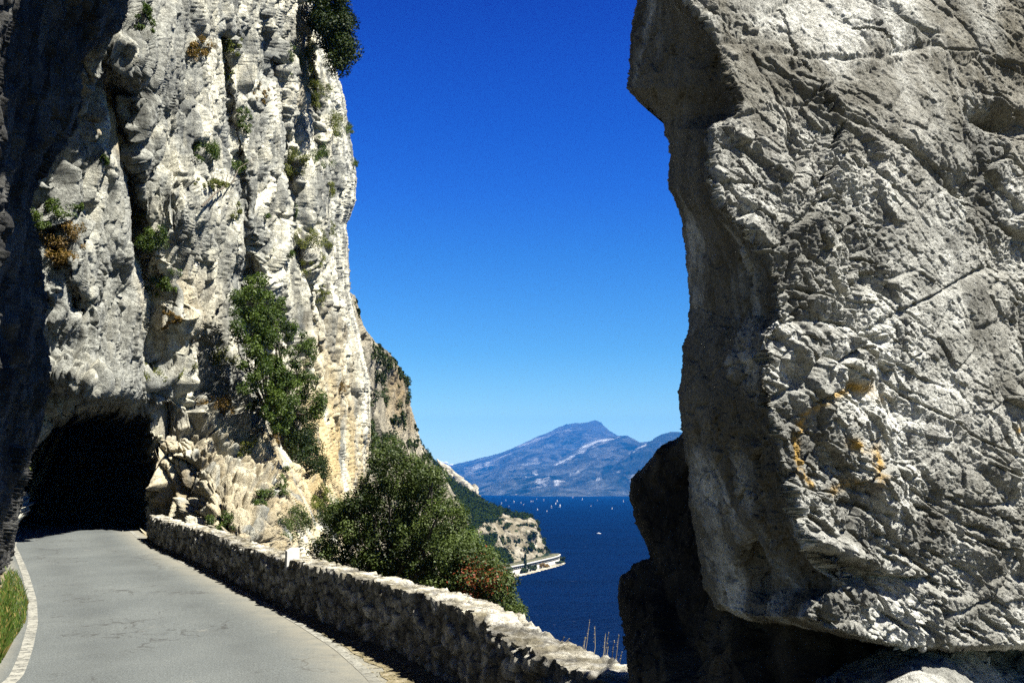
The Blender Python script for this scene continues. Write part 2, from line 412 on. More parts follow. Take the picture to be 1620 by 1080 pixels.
M['leaf_brown'] = leaf_mat('dry rusty leaves', (0.13, 0.085, 0.025), (0.33, 0.20, 0.05))
M['grass'] = leaf_mat('grass blades', (0.045, 0.095, 0.012), (0.15, 0.22, 0.035), (0.34, 0.26, 0.08), 0.3)
M['straw'] = leaf_mat('dry straw', (0.28, 0.24, 0.13), (0.50, 0.44, 0.28))
def bark():
    m = NM('bark'); c = m.ramp(m.noise(9, 6, 0.7), [(0.4, (0.05, 0.042, 0.03)), (0.6, (0.17, 0.15, 0.12))])
    return m.done(c, 0.9, 0.1, m.bump(m.noise(40, 5), 0.6, 0.01))
M['bark'] = bark()
def plain(name, col, rough=0.6, sc_=8, k=0.25):
    col = tuple(x * 0.62 for x in col)
    m = NM(name); c = m.mix(k, col, m.ramp(m.noise(sc_, 6, 0.7), [(0.3, 0.45), (0.6, 1.0)]), 'MULTIPLY')
    return m.done(c, rough, 0.3, m.bump(m.noise(sc_ * 4, 4), 0.3, 0.02 / sc_))
M['white_stone'] = plain('whitewashed stone', (0.80, 0.79, 0.74), 0.8, 12)
M['concrete'] = plain('pale concrete', (0.62, 0.60, 0.53), 0.85, 0.3, 0.5)
M['shade_concrete'] = plain('dark gallery interior', (0.02, 0.02, 0.022), 0.9, 0.3)  # near-black concrete, the interior's shade put into the colour
M['sail'] = plain('white sailcloth', (0.85, 0.85, 0.83), 0.6, 0.6, 0.1)
M['hull'] = plain('white boat hull', (0.75, 0.76, 0.76), 0.35, 0.6, 0.1)
M['house'] = plain('pale plaster', (0.66, 0.60, 0.50), 0.9, 0.02, 0.4)
M['roof'] = plain('faded roof tiles', (0.42, 0.34, 0.28), 0.9, 0.05, 0.4)
M['cloud'] = plain('white cloud', (0.92, 0.92, 0.92), 1.0, 0.001, 0.05)

# ------------------------------------------------------------------ relief solid: front relief, rounded rim, sides and a back
SURF = {}
def axis(a, b, fine0, fine1, step, coarse):
    l = list(np.arange(fine0, fine1, step))
    if a < fine0: l = list(np.arange(a, fine0, coarse)) + l
    if b > fine1: l = l + list(np.arange(fine1, b + coarse, coarse))
    return np.array(l)
def relief(name, mat, xs, ys, poly, depthf, dispf, rim=(12, 0.5), back=10.0, hole=None, tunnel=None, attrs=None,
           warp=(2.0, 14.0), parent=None, smooth=False, shrink=0.85, key=None, gmin=0.22):
    X, Y = np.meshgrid(xs, ys)
    Z0 = np.zeros_like(X)
    q = np.stack([X / warp[1], Y / warp[1], Z0], -1)
    wx = fbm(q, 4, 0.6, 5) * warp[0] * 2; wy = fbm(q, 4, 0.6, 55) * warp[0] * 2
    mask = inpoly(X + wx, Y + wy, poly)
    dd = linedist(X + wx, Y + wy, poly, True)
    holem = np.zeros_like(mask)
    if hole: holem = inpoly(X + wx * 2.2, Y + wy * 2.2, hole)
    D = depthf(X, Y)
    t = np.clip(dd / rim[0], 0, 1)
    D = D + rim[1] * (1 - np.sqrt(1 - (1 - t) ** 2))
    P = at(X, Y, D)
    du = np.gradient(P, axis=1); dv = np.gradient(P, axis=0)
    N = np.cross(dv, du); N /= np.linalg.norm(N, axis=-1, keepdims=True) + 1e-9
    view = P - np.array([0, 0, EYE]); sgn = np.sign((N * view).sum(-1, keepdims=True)); N = -N * np.where(sgn == 0, 1, sgn)
    vw = view / np.linalg.norm(view, axis=-1, keepdims=True)
    disp = dispf(P, X, Y, N) * np.clip(np.abs((N * vw).sum(-1)) * 2.2, gmin, 1.0) * (0.3 + 0.7 * sstep(0, 9, dd))
    P = P + N * disp[..., None]
    full = mask & ~holem
    H, W = X.shape
    idx = np.arange(H * W).reshape(H, W)
    ok = full[:-1, :-1] & full[1:, :-1] & full[:-1, 1:] & full[1:, 1:]
    F = np.stack([idx[:-1, :-1][ok], idx[1:, :-1][ok], idx[1:, 1:][ok], idx[:-1, 1:][ok]], -1)
    V = P.reshape(-1, 3)
    A = {k: f(P, X, Y).reshape(-1) for k, f in (attrs or {}).items()}
    # boundary edges
    E = np.concatenate([F[:, [0, 1]], F[:, [1, 2]], F[:, [2, 3]], F[:, [3, 0]]])
    Es = np.sort(E, 1); code = Es[:, 0].astype(np.int64) * (H * W) + Es[:, 1]
    u, inv, cnt = np.unique(code, return_inverse=True, return_counts=True)
    B = E[cnt[inv] == 1]
    Xf, Yf = X.ravel(), Y.ravel(); Df = D.ravel()
    near = np.zeros(H * W, bool)
    if hole:
        near = (linedist(X + wx * 2.2, Y + wy * 2.2, hole, True) < dd).ravel()
    Vn = [V]; Fn = [F]; base = len(V); extra = []
    def skirt(Bs, rings, capp):
        nonlocal base
        ids = np.unique(Bs); loc = {int(v): i for i, v in enumerate(ids)}
        b0 = ids; prev = {int(v): int(v) for v in ids}
        la = np.array([[loc[int(a)], loc[int(b)]] for a, b in Bs])
        prevarr = ids.copy()
        for fr in rings:
            Pn = fr(ids); Vn.append(Pn); cur = base + np.arange(len(ids)); base += len(ids); extra.append(ids)
            Fn.append(np.stack([prevarr[la[:, 1]], prevarr[la[:, 0]], cur[la[:, 0]], cur[la[:, 1]]], -1))
            prevarr = cur
        Vn.append(np.array([capp])); c = base; base += 1; extra.append(ids[:1])
        Fn.append(np.stack([prevarr[la[:, 1]], prevarr[la[:, 0]], np.full(len(la), c), np.full(len(la), c)], -1))
    outer = B[~near[B[:, 0]]] if hole else B
    cx, cy = Xf[np.unique(F)].mean(), Yf[np.unique(F)].mean(); Dm = Df[np.unique(F)].mean()
    def ring(k):
        s = 1 - (1 - shrink) * k
        return lambda ids: at(cx + (Xf[ids] - cx) * s, cy + (Yf[ids] - cy) * s, Df[ids] + back * k) + (V[ids] - at(Xf[ids], Yf[ids], Df[ids])) * (1 - k)
    skirt(outer, [ring(0.3), ring(1.0)], at(cx, cy, Dm + back * 1.4))
    if hole:
        inner = B[near[B[:, 0]]]
        def tr(vec, kk):
            def f(ids):
                p = V[ids] + np.array(vec); return p + fbm(p * 0.9, 3, 0.5, 9)[:, None] * 0.5
            return f
        skirt(inner, [tr(v, i) for i, v in enumerate(tunnel)], V[np.unique(inner)].mean(0) + np.array(tunnel[-1]) * 1.1)
    Vall = np.concatenate(Vn); Fall = np.concatenate(Fn)
    ex = np.concatenate(extra)
    A2 = {k: np.concatenate([a, a[ex]]) for k, a in A.items()}
    # drop unused vertices
    used = np.zeros(len(Vall), bool); used[Fall.ravel()] = True
    remap = np.cumsum(used) - 1
    Fq = remap[Fall]; Vq = Vall[used]; A2 = {k: a[used] for k, a in A2.items()}
    q4 = Fq[Fq[:, 2] != Fq[:, 3]]; tri = Fq[Fq[:, 2] == Fq[:, 3]][:, :3]
    # triangles become quads with a midpoint-free trick: build from loops by hand
    me = bpy.data.meshes.new(name)
    loops = np.concatenate([q4.ravel(), tri.ravel()]).astype(np.int32)
    tot = np.concatenate([np.full(len(q4), 4), np.full(len(tri), 3)]).astype(np.int32)
    start = np.concatenate([[0], np.cumsum(tot)[:-1]]).astype(np.int32)
    me.vertices.add(len(Vq)); me.vertices.foreach_set("co", Vq.astype(np.float32).ravel())
    me.loops.add(len(loops)); me.loops.foreach_set("vertex_index", loops)
    me.polygons.add(len(tot)); me.polygons.foreach_set("loop_start", start); me.polygons.foreach_set("loop_total", tot)
    if smooth: me.polygons.foreach_set("use_smooth", np.ones(len(tot), bool))
    for an, av in A2.items():
        a_ = me.attributes.new(an, 'FLOAT', 'POINT'); a_.data.foreach_set("value", av.astype(np.float32))
    me.update(calc_edges=True); me.validate(); me.materials.append(mat)
    o = bpy.data.objects.new(name, me); COL.objects.link(o)
    if parent: o.parent = parent
    SURF[key or name] = (xs, ys, P, full, N)
    return o
def onsurf(key, px, py):
    xs, ys, P, full, N = SURF[key]
    i = int(np.clip(np.searchsorted(xs, px), 0, len(xs) - 1)); j = int(np.clip(np.searchsorted(ys, py), 0, len(ys) - 1))
    return P[j, i].copy(), N[j, i].copy()

def okat(key, px, py):
    xs, ys, P, full, N = SURF[key]
    i = int(np.clip(np.searchsorted(xs, px), 0, len(xs) - 1)); j = int(np.clip(np.searchsorted(ys, py), 0, len(ys) - 1))
    return bool(full[j, i])
def gauss(X, Y, cx, cy, sx, sy, rot=0.0):
    c, s = math.cos(rot), math.sin(rot)
    dx = (X - cx) * c + (Y - cy) * s; dy = -(X - cx) * s + (Y - cy) * c
    return np.exp(-(dx / sx) ** 2 - (dy / sy) ** 2)

# ------------------------------------------------------------------ THE BIG CLIFF with the tunnel
cliff_poly = [(-350, -450), (400, -450), (450, -150), (488, -20), (505, 40), (528, 95), (545, 150), (555, 215), (566, 285), (562, 325), (549, 355), (552, 400),
              (556, 470), (572, 540), (586, 600), (588, 680), (580, 760), (570, 850), (560, 960), (420, 960), (300, 930), (-350, 930)]
tunnel_hole = [(5, 925), (14, 850), (34, 806), (42, 726), (56, 690), (72, 668), (104, 656), (118, 642), (150, 650), (178, 640), (206, 652), (232, 662), (244, 682), (256, 706), (238, 730), (242, 752), (230, 791), (224, 925)]
cd = [(-350, -450, 26), (0, -450, 27), (300, -450, 36), (450, -450, 44), (-350, 930, 24), (-150, 600, 25), (-100, 200, 26),
      (60, 100, 27.5), (130, 60, 27), (210, 60, 31), (330, 0, 38), (420, 0, 44), (480, 50, 50),
      (100, 300, 29.5), (190, 300, 33), (290, 300, 36), (380, 300, 42), (460, 300, 47), (540, 300, 56),
      (100, 560, 31), (170, 560, 32.5), (230, 520, 35), (300, 520, 37.5), (380, 560, 43), (450, 600, 47), (550, 560, 57),
      (30, 700, 31), (30, 860, 30), (140, 640, 33), (240, 640, 36.5), (240, 840, 39), (310, 700, 38), (330, 840, 34),
      (400, 760, 38), (430, 850, 34), (470, 780, 41), (550, 760, 56), (520, 880, 44), (400, 930, 33), (560, 960, 46)]
def cliff_depth(X, Y):
    D = tps(cd, X, Y)
    def groove(pts, wd, a):
        return a * np.exp(-(linedist(X, Y, pts) / wd) ** 2)
    D += groove([(165, 100), (185, 180), (205, 300), (220, 400), (245, 470), (235, 560)], 14, 1.6)
    D += groove([(390, 440), (400, 520), (420, 600), (450, 690), (480, 760), (500, 820)], 20, 2.6)
    D += groove([(350, 60), (365, 180), (385, 300), (395, 430)], 9, 0.9)
    D += groove([(430, 100), (455, 260), (470, 400), (500, 560)], 8, 0.8)
    D += groove([(60, 330), (90, 420), (120, 480)], 14, 1.4)
    D += groove([(485, 60), (490, 160), (500, 250)], 9, 1.2)
    D -= 2.4 * gauss(X, Y, 215, 90, 45, 50, 0.5)
    D += 1.6 * gauss(X, Y, 190, 150, 34, 22, 0.3)
    D -= 1.8 * gauss(X, Y, 100, 440, 30, 60, 0.3)
    D -= 2.2 * gauss(X, Y, 150, 605, 70, 30, 0.25)     # brow above the portal
    D += 2.8 * gauss(X, Y, 165, 662, 85, 18, 0.0)
    D += 0.9 * gauss(X, Y, 300, 545, 34, 7, 0.05)
    D -= 1.0 * gauss(X, Y, 300, 505, 40, 22, 0.1)
    D -= 1.4 * gauss(X, Y, 300, 340, 34, 60, 0.15)
    return D
def cliff_disp(P, X, Y, N):
    q = P.copy(); q[..., 2] *= 0.13
    wv = np.stack([fbm(P * 0.25, 3, 0.5, 71), fbm(P * 0.25, 3, 0.5, 72), fbm(P * 0.25, 3, 0.5, 73)], -1)
    right = sstep(240, 420, X) ; low = sstep(600, 690, Y) * sstep(215, 260, X) * (1 - sstep(430, 520, X))
    flute = fbm((q + wv * 0.6) * 0.75, 4, 0.55, 3, True)
    f1, e1 = facet((P + wv * 1.2) * np.array([0.33, 0.33, 0.10]), 11)
    f2, e2 = facet((P + wv * 0.8) * np.array([1.0, 1.0, 0.20]), 12)
    f3, e3 = facet((P + wv * 0.4) * np.array([2.9, 2.9, 0.8]), 13)
    f4, e4 = facet((P + wv * 0.3) * np.array([6.5, 6.5, 4.5]), 15)
    fb, eb = facet((P + wv * 0.9) * np.array([0.75, 0.75, 0.8]), 14, 1.1, 1.0)
    d = (0.35 + 0.75 * right) * (1 - low) * flute * 1.1 + f1 * 0.95 + f2 * 0.55 * (1 - 0.3 * low) + f3 * 0.22 + f4 * 0.055
    d += low * (fb * 0.85 - 0.55 * np.exp(-(eb / 0.06) ** 2))
    d -= 0.30 * np.exp(-(e2 / 0.06) ** 2) + 0.12 * np.exp(-(e3 / 0.07) ** 2) + 0.35 * np.exp(-(e1 / 0.03) ** 2)
    d += 0.09 * fbm(P * 3.6, 5, 0.65, 21) + 0.12 * fbm(P * 0.6, 3, 0.5, 22)
    return d * (0.65 + 0.35 * sstep(24, 36, P[..., 1]))
cliff = relief('limestone_cliff', M['cliff'], axis(-350, 600, 20, 600, 1.05, 6), axis(-450, 960, -6, 900, 1.05, 6), cliff_poly,
               cliff_depth, cliff_disp, rim=(26, 6.0), back=14, hole=tunnel_hole,
               tunnel=[(-0.8, 2.0, 0), (-2.2, 5, 0), (-6, 12, 0), (-13, 20, 0), (-24, 27, 0)],
               attrs={'ochre': lambda P, X, Y: np.clip(sstep(620, 720, Y) * 0.5 * sstep(215, 250, X) + 0.75 * gauss(X, Y, 510, 660, 60, 150) + 1.0 * np.exp(-(linedist(X, Y, [(165, 130), (180, 200), (205, 330)]) / 5) ** 2)
                                                       + 0.6 * gauss(X, Y, 280, 480, 50, 60) + 0.7 * gauss(X, Y, 470, 130, 14, 80), 0, 1),
                      'lichen': lambda P, X, Y: 0.7 * gauss(X, Y, 143, 205, 8, 18),
                      'grey': lambda P, X, Y: np.clip(0.95 * sstep(330, 200, X) * sstep(700, 600, Y) + 0.5 * gauss(X, Y, 340, 430, 50, 130) + 0.4 * gauss(X, Y, 300, 60, 60, 100) + 0.08 + 0.4 * sstep(600, 680, Y) * sstep(460, 400, X), 0, 1)})
tag(cliff, 'towering pale limestone cliff with vertical flutes above the black tunnel mouth', 'cliff')

# ------------------------------------------------------------------ NEAR LEFT OVERHANG, in its own shade
but_poly = [(-500, -1100), (900, -1100), (800, -700), (600, -450), (420, -250), (260, -80), (203, 0), (190, 50), (150, 78), (126, 100), (130, 160), (118, 195), (92, 235),  # points above the frame: unseen roof added to shade the face
            (58, 285), (46, 330), (58, 400), (72, 470), (64, 530), (80, 585), (70, 650), (60, 695), (44, 740), (34, 792), (24, 850), (17, 900), (4, 945), (-30, 1010), (-80, 1080), (-500, 1500)]
bd_ = [(-500, -1100, 7), (300, -1100, 11), (1050, -1100, 15), (640, -450, 16), (420, -250, 17.5), (200, -400, 14), (-500, 0, 6), (-200, 0, 8.5), (0, 0, 13), (100, 0, 17),
       (200, 0, 21), (0, 200, 14.5), (100, 180, 20), (0, 400, 16.5), (50, 400, 22), (-200, 400, 9), (0, 600, 18), (70, 600, 26), (0, 800, 20), (30, 800, 28.5),
       (10, 920, 24), (-20, 980, 15.5), (-80, 1080, 11), (-200, 900, 10), (-500, 1500, 5), (-500, 800, 5.5)]
def but_disp(P, X, Y, N):
    wv = np.stack([fbm(P * 0.5, 3, 0.5, 81), fbm(P * 0.5, 3, 0.5, 82), fbm(P * 0.5, 3, 0.5, 83)], -1)
    f1, e1 = facet((P + wv) * np.array([0.5, 0.35, 0.25]), 41)
    f2, e2 = facet((P + wv * 0.6) * np.array([1.4, 1.0, 0.7]), 42)
    f3, e3 = facet((P + wv * 0.3) * np.array([4.2, 3.2, 2.4]), 43)
    q = P.copy(); q[..., 2] *= 0.4
    return 0.6 * f1 + 0.5 * f2 + 0.22 * f3 + 0.3 * fbm(q * 0.9, 5, 0.55, 44, True) + 0.12 * fbm(P * 4, 4, 0.65, 46) - 0.12 * np.exp(-(e2 / 0.05) ** 2)
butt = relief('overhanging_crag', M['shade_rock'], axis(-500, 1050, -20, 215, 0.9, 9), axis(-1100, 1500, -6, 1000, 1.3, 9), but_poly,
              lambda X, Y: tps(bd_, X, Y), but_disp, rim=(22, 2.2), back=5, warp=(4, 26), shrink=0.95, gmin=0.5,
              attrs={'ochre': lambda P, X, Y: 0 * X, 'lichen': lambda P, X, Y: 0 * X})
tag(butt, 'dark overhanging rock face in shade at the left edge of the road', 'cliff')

# ------------------------------------------------------------------ THE BIG BOULDER on the right
bl_poly = [(1012, -20), (996, 50), (992, 140), (1008, 160), (1046, 188), (1058, 230), (1057, 300), (1076, 342), (1086, 420), (1091, 490), (1079, 560), (1074, 620),
           (1077, 680), (1087, 740), (1089, 800), (1102, 860), (1114, 930), (1130, 962), (1195, 985), (1255, 992), (1320, 1003), (1400, 1023), (1500, 1031), (1620, 1029), (1800, 1020), (1900, 980),
           (1940, 500), (1880, 0), (1780, -220), (1400, -260), (1100, -200), (1030, -110)]
Lc = np.array([(-450, 1080), (-120, 1030), (0, 1008), (60, 994), (140, 992), (188, 1046), (230, 1058), (300, 1057), (342, 1076), (420, 1086), (490, 1091), (560, 1079), (620, 1074), (680, 1077), (740, 1087), (800, 1089), (860, 1102), (930, 1114), (962, 1130), (1060, 1150)], float)
Rc = np.array([(-450, 1180), (-60, 1062), (0, 1080), (40, 1115), (80, 1140), (130, 1152), (165, 1172), (182, 1168), (205, 1126), (270, 1124), (325, 1138), (350, 1165), (390, 1200), (440, 1226), (500, 1234), (535, 1210), (590, 1204), (640, 1212), (700, 1228), (760, 1243),
               (830, 1262), (875, 1285), (905, 1318), (930, 1330), (955, 1292), (975, 1275), (1000, 1325), (1020, 1420), (1060, 1450)], float)
def bl_depth(X, Y):
    L = np.interp(Y, Lc[:, 0], Lc[:, 1]); R = np.interp(Y, Rc[:, 0], Rc[:, 1])
    q = np.stack([X / 30, Y / 30, 0 * X], -1)
    R = R + fbm(q, 3, 0.6, 91) * 14
    F = tps([(1100, -450, 3.35), (1100, 0, 2.65), (1150, 300, 2.45), (1220, 500, 2.42), (1220, 800, 2.48), (1300, 960, 2.62), (1400, 1030, 2.85), (1600, -450, 3.8), (1600, 0, 3.15), (1600, 400, 3.0), (1600, 800, 2.98), (1620, 1020, 3.1),
             (1400, 200, 2.72), (1400, 600, 2.68), (2200, 0, 4.4), (2200, 900, 4.3), (2000, 500, 3.8)], X, Y)
    s = np.clip((R - X) / np.maximum(R - L, 8), 0, 1)
    side = s ** 0.85 * 1.05
    low = sstep(860, 1000, Y) * sstep(1500, 1180, X)
    return F + side - 0 * low
def bl_disp(P, X, Y, N):
    c, s = math.cos(0.62), math.sin(0.62)
    q = np.stack([P[..., 0] * c - P[..., 2] * s, P[..., 1], P[..., 0] * s + P[..., 2] * c], -1)   # bedding runs down to the right
    wv = np.stack([fbm(P * 2.0, 3, 0.5, 101), fbm(P * 2.0, 3, 0.5, 102), fbm(P * 2.0, 3, 0.5, 103)], -1)
    q = q + wv * 0.05
    f1, e1 = facet(q * np.array([1.3, 1.8, 2.4]), 104)
    f2, e2 = facet(q * np.array([4.6, 6, 7.5]), 105)
    f3, e3 = facet(q * np.array([12, 16, 20]), 106)
    f4, e4 = facet(q * np.array([34, 38, 50]), 107)
    f5, e5 = facet(P * 85, 117)
    rough = np.clip(0.4 + 2.2 * fbm(P * 1.3, 3, 0.5, 108), 0.15, 1.3)
    lit = (X > np.interp(Y, Rc[:, 0], Rc[:, 1])).astype(float) * 0.55 + 0.45
    d = 0.036 * f1 - 0.012 * np.exp(-(e1 / 0.012) ** 2) + 0.031 * f2 * (0.25 + rough) + 0.014 * f3 * (0.15 + rough) * 1.3 + 0.007 * f4 * (0.4 + rough)
    d = d * lit + 0.05 * fbm(P * 1.6, 4, 0.55, 109) + 0.006 * fbm(P * 24, 5, 0.75, 110) + 0.0042 * f5 * (0.3 + rough) * lit
    d -= 0.022 * np.exp(-(e2 / 0.05) ** 2) * rough + 0.007 * np.exp(-(e3 / 0.07) ** 2) * rough
    wq = np.stack([X / 16, Y / 16, 0 * X], -1); jx = X + 13 * fbm(wq, 5, 0.7, 111); jy = Y + 13 * fbm(wq, 5, 0.7, 112)
    def crack(pts, wd, a): return a * np.exp(-(linedist(jx, jy, pts) / wd) ** 2)
    d -= crack([(1238, 10), (1252, 40), (1262, 62)], 1.1, 0.05) + crack([(1260, 58), (1272, 84), (1290, 102)], 2.0, 0.09)
    d -= crack([(1307, 118), (1312, 136), (1328, 156), (1340, 172)], 2.4, 0.10)
    d -= crack([(1345, 190), (1330, 225), (1338, 250), (1302, 290), (1298, 325)], 3.0, 0.07)
    d -= crack([(1350, 46), (1395, 52), (1420, 70)], 1.3, 0.04)
    d -= 0.10 * gauss(X, Y, 1262, 232, 11, 28, -0.1)
    d -= 0.12 * gauss(jx, jy, 1598, 192, 46, 15, 0.3)
    d -= 0.07 * gauss(jx, jy, 1345, 905, 80, 15, 0.38)
    d += 0.05 * gauss(X, Y, 1330, 870, 90, 18, 0.35)
    d -= 0.03 * gauss(jx, jy, 1530, 300, 45, 12, 0.6) + 0.04 * gauss(jx, jy, 1590, 410, 45, 16, 0.9)
    d -= 0.16 * gauss(X, Y, 1190, 900, 14, 34, -0.15) + 0.04 * gauss(X, Y, 1388, 538, 18, 7)
    d -= 0.05 * gauss(X, Y, 1120, 690, 6, 20) + 0.05 * gauss(X, Y, 1100, 690, 5, 20)
    for i in range(60):                       # broken steps running down to the lower right
        a = rnd(np.array([i]), np.array([1]), np.array([2]), 7)[0]; b = rnd(np.array([i]), np.array([3]), np.array([2]), 8)[0]
        x0 = 1290 + a * 330; y0 = 760 + b * 230 + (a - 0.5) * 120
        if y0 > 1010 or y0 < 700: continue
        d -= 0.020 * gauss(jx, jy, x0, y0, 10 + 14 * a, 3.5, 0.45)
    return d
lichen_pts = [(1352, 612), (1300, 632), (1272, 655), (1262, 690), (1260, 725), (1268, 750), (1285, 768)]
def bl_lichen(P, X, Y):
    v = 0.85 * np.exp(-(linedist(X, Y, lichen_pts) / 5.0) ** 2) + 1.0 * gauss(X, Y, 1362, 614, 24, 9) + 0.5 * gauss(X, Y, 1405, 630, 16, 7)
    v += 1.2 * gauss(X, Y, 1356, 705, 16, 8, 0.4) + 1.1 * gauss(X, Y, 1389, 735, 8, 28) + 0.65 * np.exp(-(linedist(X, Y, [(1320, 778), (1345, 770), (1372, 764)]) / 7) ** 2)
    v += 1.0 * gauss(X, Y, 1618, 680, 4, 5)
    return np.clip(v * 0.9, 0, 0.9)
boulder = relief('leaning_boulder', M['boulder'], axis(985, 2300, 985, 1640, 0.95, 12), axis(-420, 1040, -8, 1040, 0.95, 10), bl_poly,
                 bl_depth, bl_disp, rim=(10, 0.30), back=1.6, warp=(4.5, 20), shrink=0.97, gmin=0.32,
                 attrs={'ochre': lambda P, X, Y: np.clip(sstep(480, 60, Y) * 0.62 + 1.2 * (X < np.interp(Y, Rc[:, 0], Rc[:, 1])) + 0.3 * sstep(1400, 1620, X), 0, 1.2), 'lichen': bl_lichen})  # brown stain, laid full over the left side to deepen its shade
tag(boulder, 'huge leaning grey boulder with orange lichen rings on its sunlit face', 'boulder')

# dark rock stack behind it
dk_poly = [(1120, 640), (1074, 690), (1045, 705), (1018, 735), (996, 756), (994, 790), (999, 800), (1000, 812), (1015, 850), (1024, 868), (1030, 884), (1004, 892), (980, 912), (977, 945), (981, 965), (986, 1000), (990, 1040), (994, 1100), (990, 1400), (960, 1700),
           (1500, 1700), (1500, 1040), (1300, 900), (1180, 700)]
def dk_disp(P, X, Y, N):
    f1, _ = facet(P * np.array([1.8, 1.8, 1.3]), 121); f2, e = facet(P * np.array([6, 6, 4]), 122); f3, _ = facet(P * 17, 123)
    return 0.14 * f1 + 0.05 * f2 + 0.02 * f3 + 0.04 * fbm(P * 3, 4, 0.6, 124)
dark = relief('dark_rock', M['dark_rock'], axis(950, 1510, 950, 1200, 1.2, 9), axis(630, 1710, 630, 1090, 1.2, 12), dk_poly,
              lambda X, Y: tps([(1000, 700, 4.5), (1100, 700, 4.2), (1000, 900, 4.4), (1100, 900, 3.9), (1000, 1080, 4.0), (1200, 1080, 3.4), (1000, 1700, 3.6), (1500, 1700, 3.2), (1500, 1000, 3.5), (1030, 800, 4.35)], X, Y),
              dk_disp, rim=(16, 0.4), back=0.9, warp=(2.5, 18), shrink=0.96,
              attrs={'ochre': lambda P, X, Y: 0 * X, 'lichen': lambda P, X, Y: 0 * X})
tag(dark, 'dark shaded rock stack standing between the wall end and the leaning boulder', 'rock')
# ledge under the boulder
lg_poly = [(1285, 930), (1300, 940), (1320, 960), (1400, 985), (1700, 985), (2200, 940), (2300, 1400), (2300, 1750), (1300, 1750), (1290, 1200)]
ledge = relief('rock_ledge', M['boulder'], axis(1070, 2310, 1070, 1640, 1.3, 14), axis(940, 1760, 940, 1090, 1.1, 12), lg_poly,
               lambda X, Y: tps([(1100, 940, 3.9), (1250, 990, 3.9), (1400, 990, 3.9), (1600, 990, 3.9), (1300, 1080, 3.35), (1450, 1075, 2.7), (1400, 1200, 2.5), (1600, 1040, 3.7), (1600, 1090, 3.4), (1600, 1200, 2.5), (1100, 1200, 3.2), (1100, 1750, 2.9), (2200, 1750, 2.7), (2200, 1000, 4.2), (2200, 1300, 3.0), (1500, 1500, 2.5)], X, Y),
               dk_disp, rim=(14, 0.5), back=1.2, warp=(2.5, 18), shrink=0.96,
               attrs={'ochre': lambda P, X, Y: 0 * X, 'lichen': lambda P, X, Y: 0 * X})
tag(ledge, 'low rock ledge in shadow beneath the leaning boulder with one sunlit hump', 'rock')

# ------------------------------------------------------------------ SECOND CRAG further along the shore
cr_poly = [(500, 440), (562, 466), (574, 512), (590, 535), (612, 556), (632, 580), (643, 598), (650, 640), (658, 670), (668, 700), (682, 728), (700, 748), (730, 800), (745, 860), (760, 1000), (450, 1000), (480, 600)]
def cr_disp(P, X, Y, N):
    q = P.copy(); q[..., 2] *= 0.4
    wv = np.stack([fbm(P * 0.05, 3, 0.5, 131), fbm(P * 0.05, 3, 0.5, 132), fbm(P * 0.05, 3, 0.5, 133)], -1) * 4
    f1, e1 = facet((P + wv) * np.array([0.06, 0.06, 0.035]), 134); f2, e2 = facet((P + wv) * np.array([0.2, 0.2, 0.13]), 135)
    f3, _ = facet((P + wv) * np.array([0.6, 0.6, 0.4]), 136)
    return 2.8 * f1 + 2.2 * f2 + 1.1 * f3 - 1.2 * np.exp(-(e2 / 0.06) ** 2) + 2.0 * fbm(q * 0.12, 4, 0.55, 137, True)
crag = relief('shore_crag', M['crag'], axis(450, 760, 530, 760, 0.8, 5), axis(440, 1000, 440, 860, 0.8, 6), cr_poly,
              lambda X, Y: tps([(450, 450, 120), (560, 480, 125), (600, 560, 135), (600, 700, 130), (640, 600, 165), (665, 700, 185), (700, 750, 205), (600, 860, 118), (700, 900, 140), (450, 1000, 105), (760, 1000, 150), (640, 760, 150), (740, 850, 200)], X, Y),
              cr_disp, rim=(14, 10), back=60, warp=(1.6, 12),
              attrs={'ochre': lambda P, X, Y: 0.9 * sstep(600, 630, X) * sstep(720, 640, Y), 'lichen': lambda P, X, Y: 0 * X})
tag(crag, 'cream coloured crag stepping down to the lake behind the big cliff', 'crag')

# ------------------------------------------------------------------ PROMONTORY (hill) with its cliffs
LAKE = EYE - 50.0
hill_poly = [(560, 640), (660, 690), (690, 733), (712, 757), (745, 780), (775, 798), (800, 808), (825, 814), (841, 816), (850, 826), (856, 846), (866, 868), (872, 880), (896, 889), (880, 893), (830, 902), (806, 910), (790, 985), (640, 1100), (500, 1100)]
rockz = [[(748, 838), (762, 829), (785, 823), (792, 815), (800, 812), (810, 819), (830, 822), (838, 818), (845, 817), (850, 828), (857, 850), (868, 872), (845, 884), (812, 892), (800, 872), (778, 866), (786, 846), (764, 850), (748, 850)],
         [(728, 820), (737, 812), (742, 832), (734, 846), (726, 840)]]
def hill_rock(P, X, Y):
    wq = np.stack([X / 9, Y / 9, 0 * X], -1); jx = X + 3 * fbm(wq, 3, 0.6, 141); jy = Y + 3 * fbm(wq, 3, 0.6, 142)
    r = np.zeros_like(X)
    for p in rockz: r = np.maximum(r, inpoly(jx, jy, p).astype(float))
    return r
def hill_disp(P, X, Y, N):
    f1, e1 = facet(P * np.array([0.03, 0.03, 0.03]), 144); f2, e2 = facet(P * np.array([0.1, 0.1, 0.08]), 145); f3, e3 = facet(P * 0.3, 146)
    r = hill_rock(P, X, Y)
    return r * (6 * f1 + 3.6 * f2 + 1.1 * f3) + 2.0 * fbm(P * 0.02, 4, 0.5, 147)
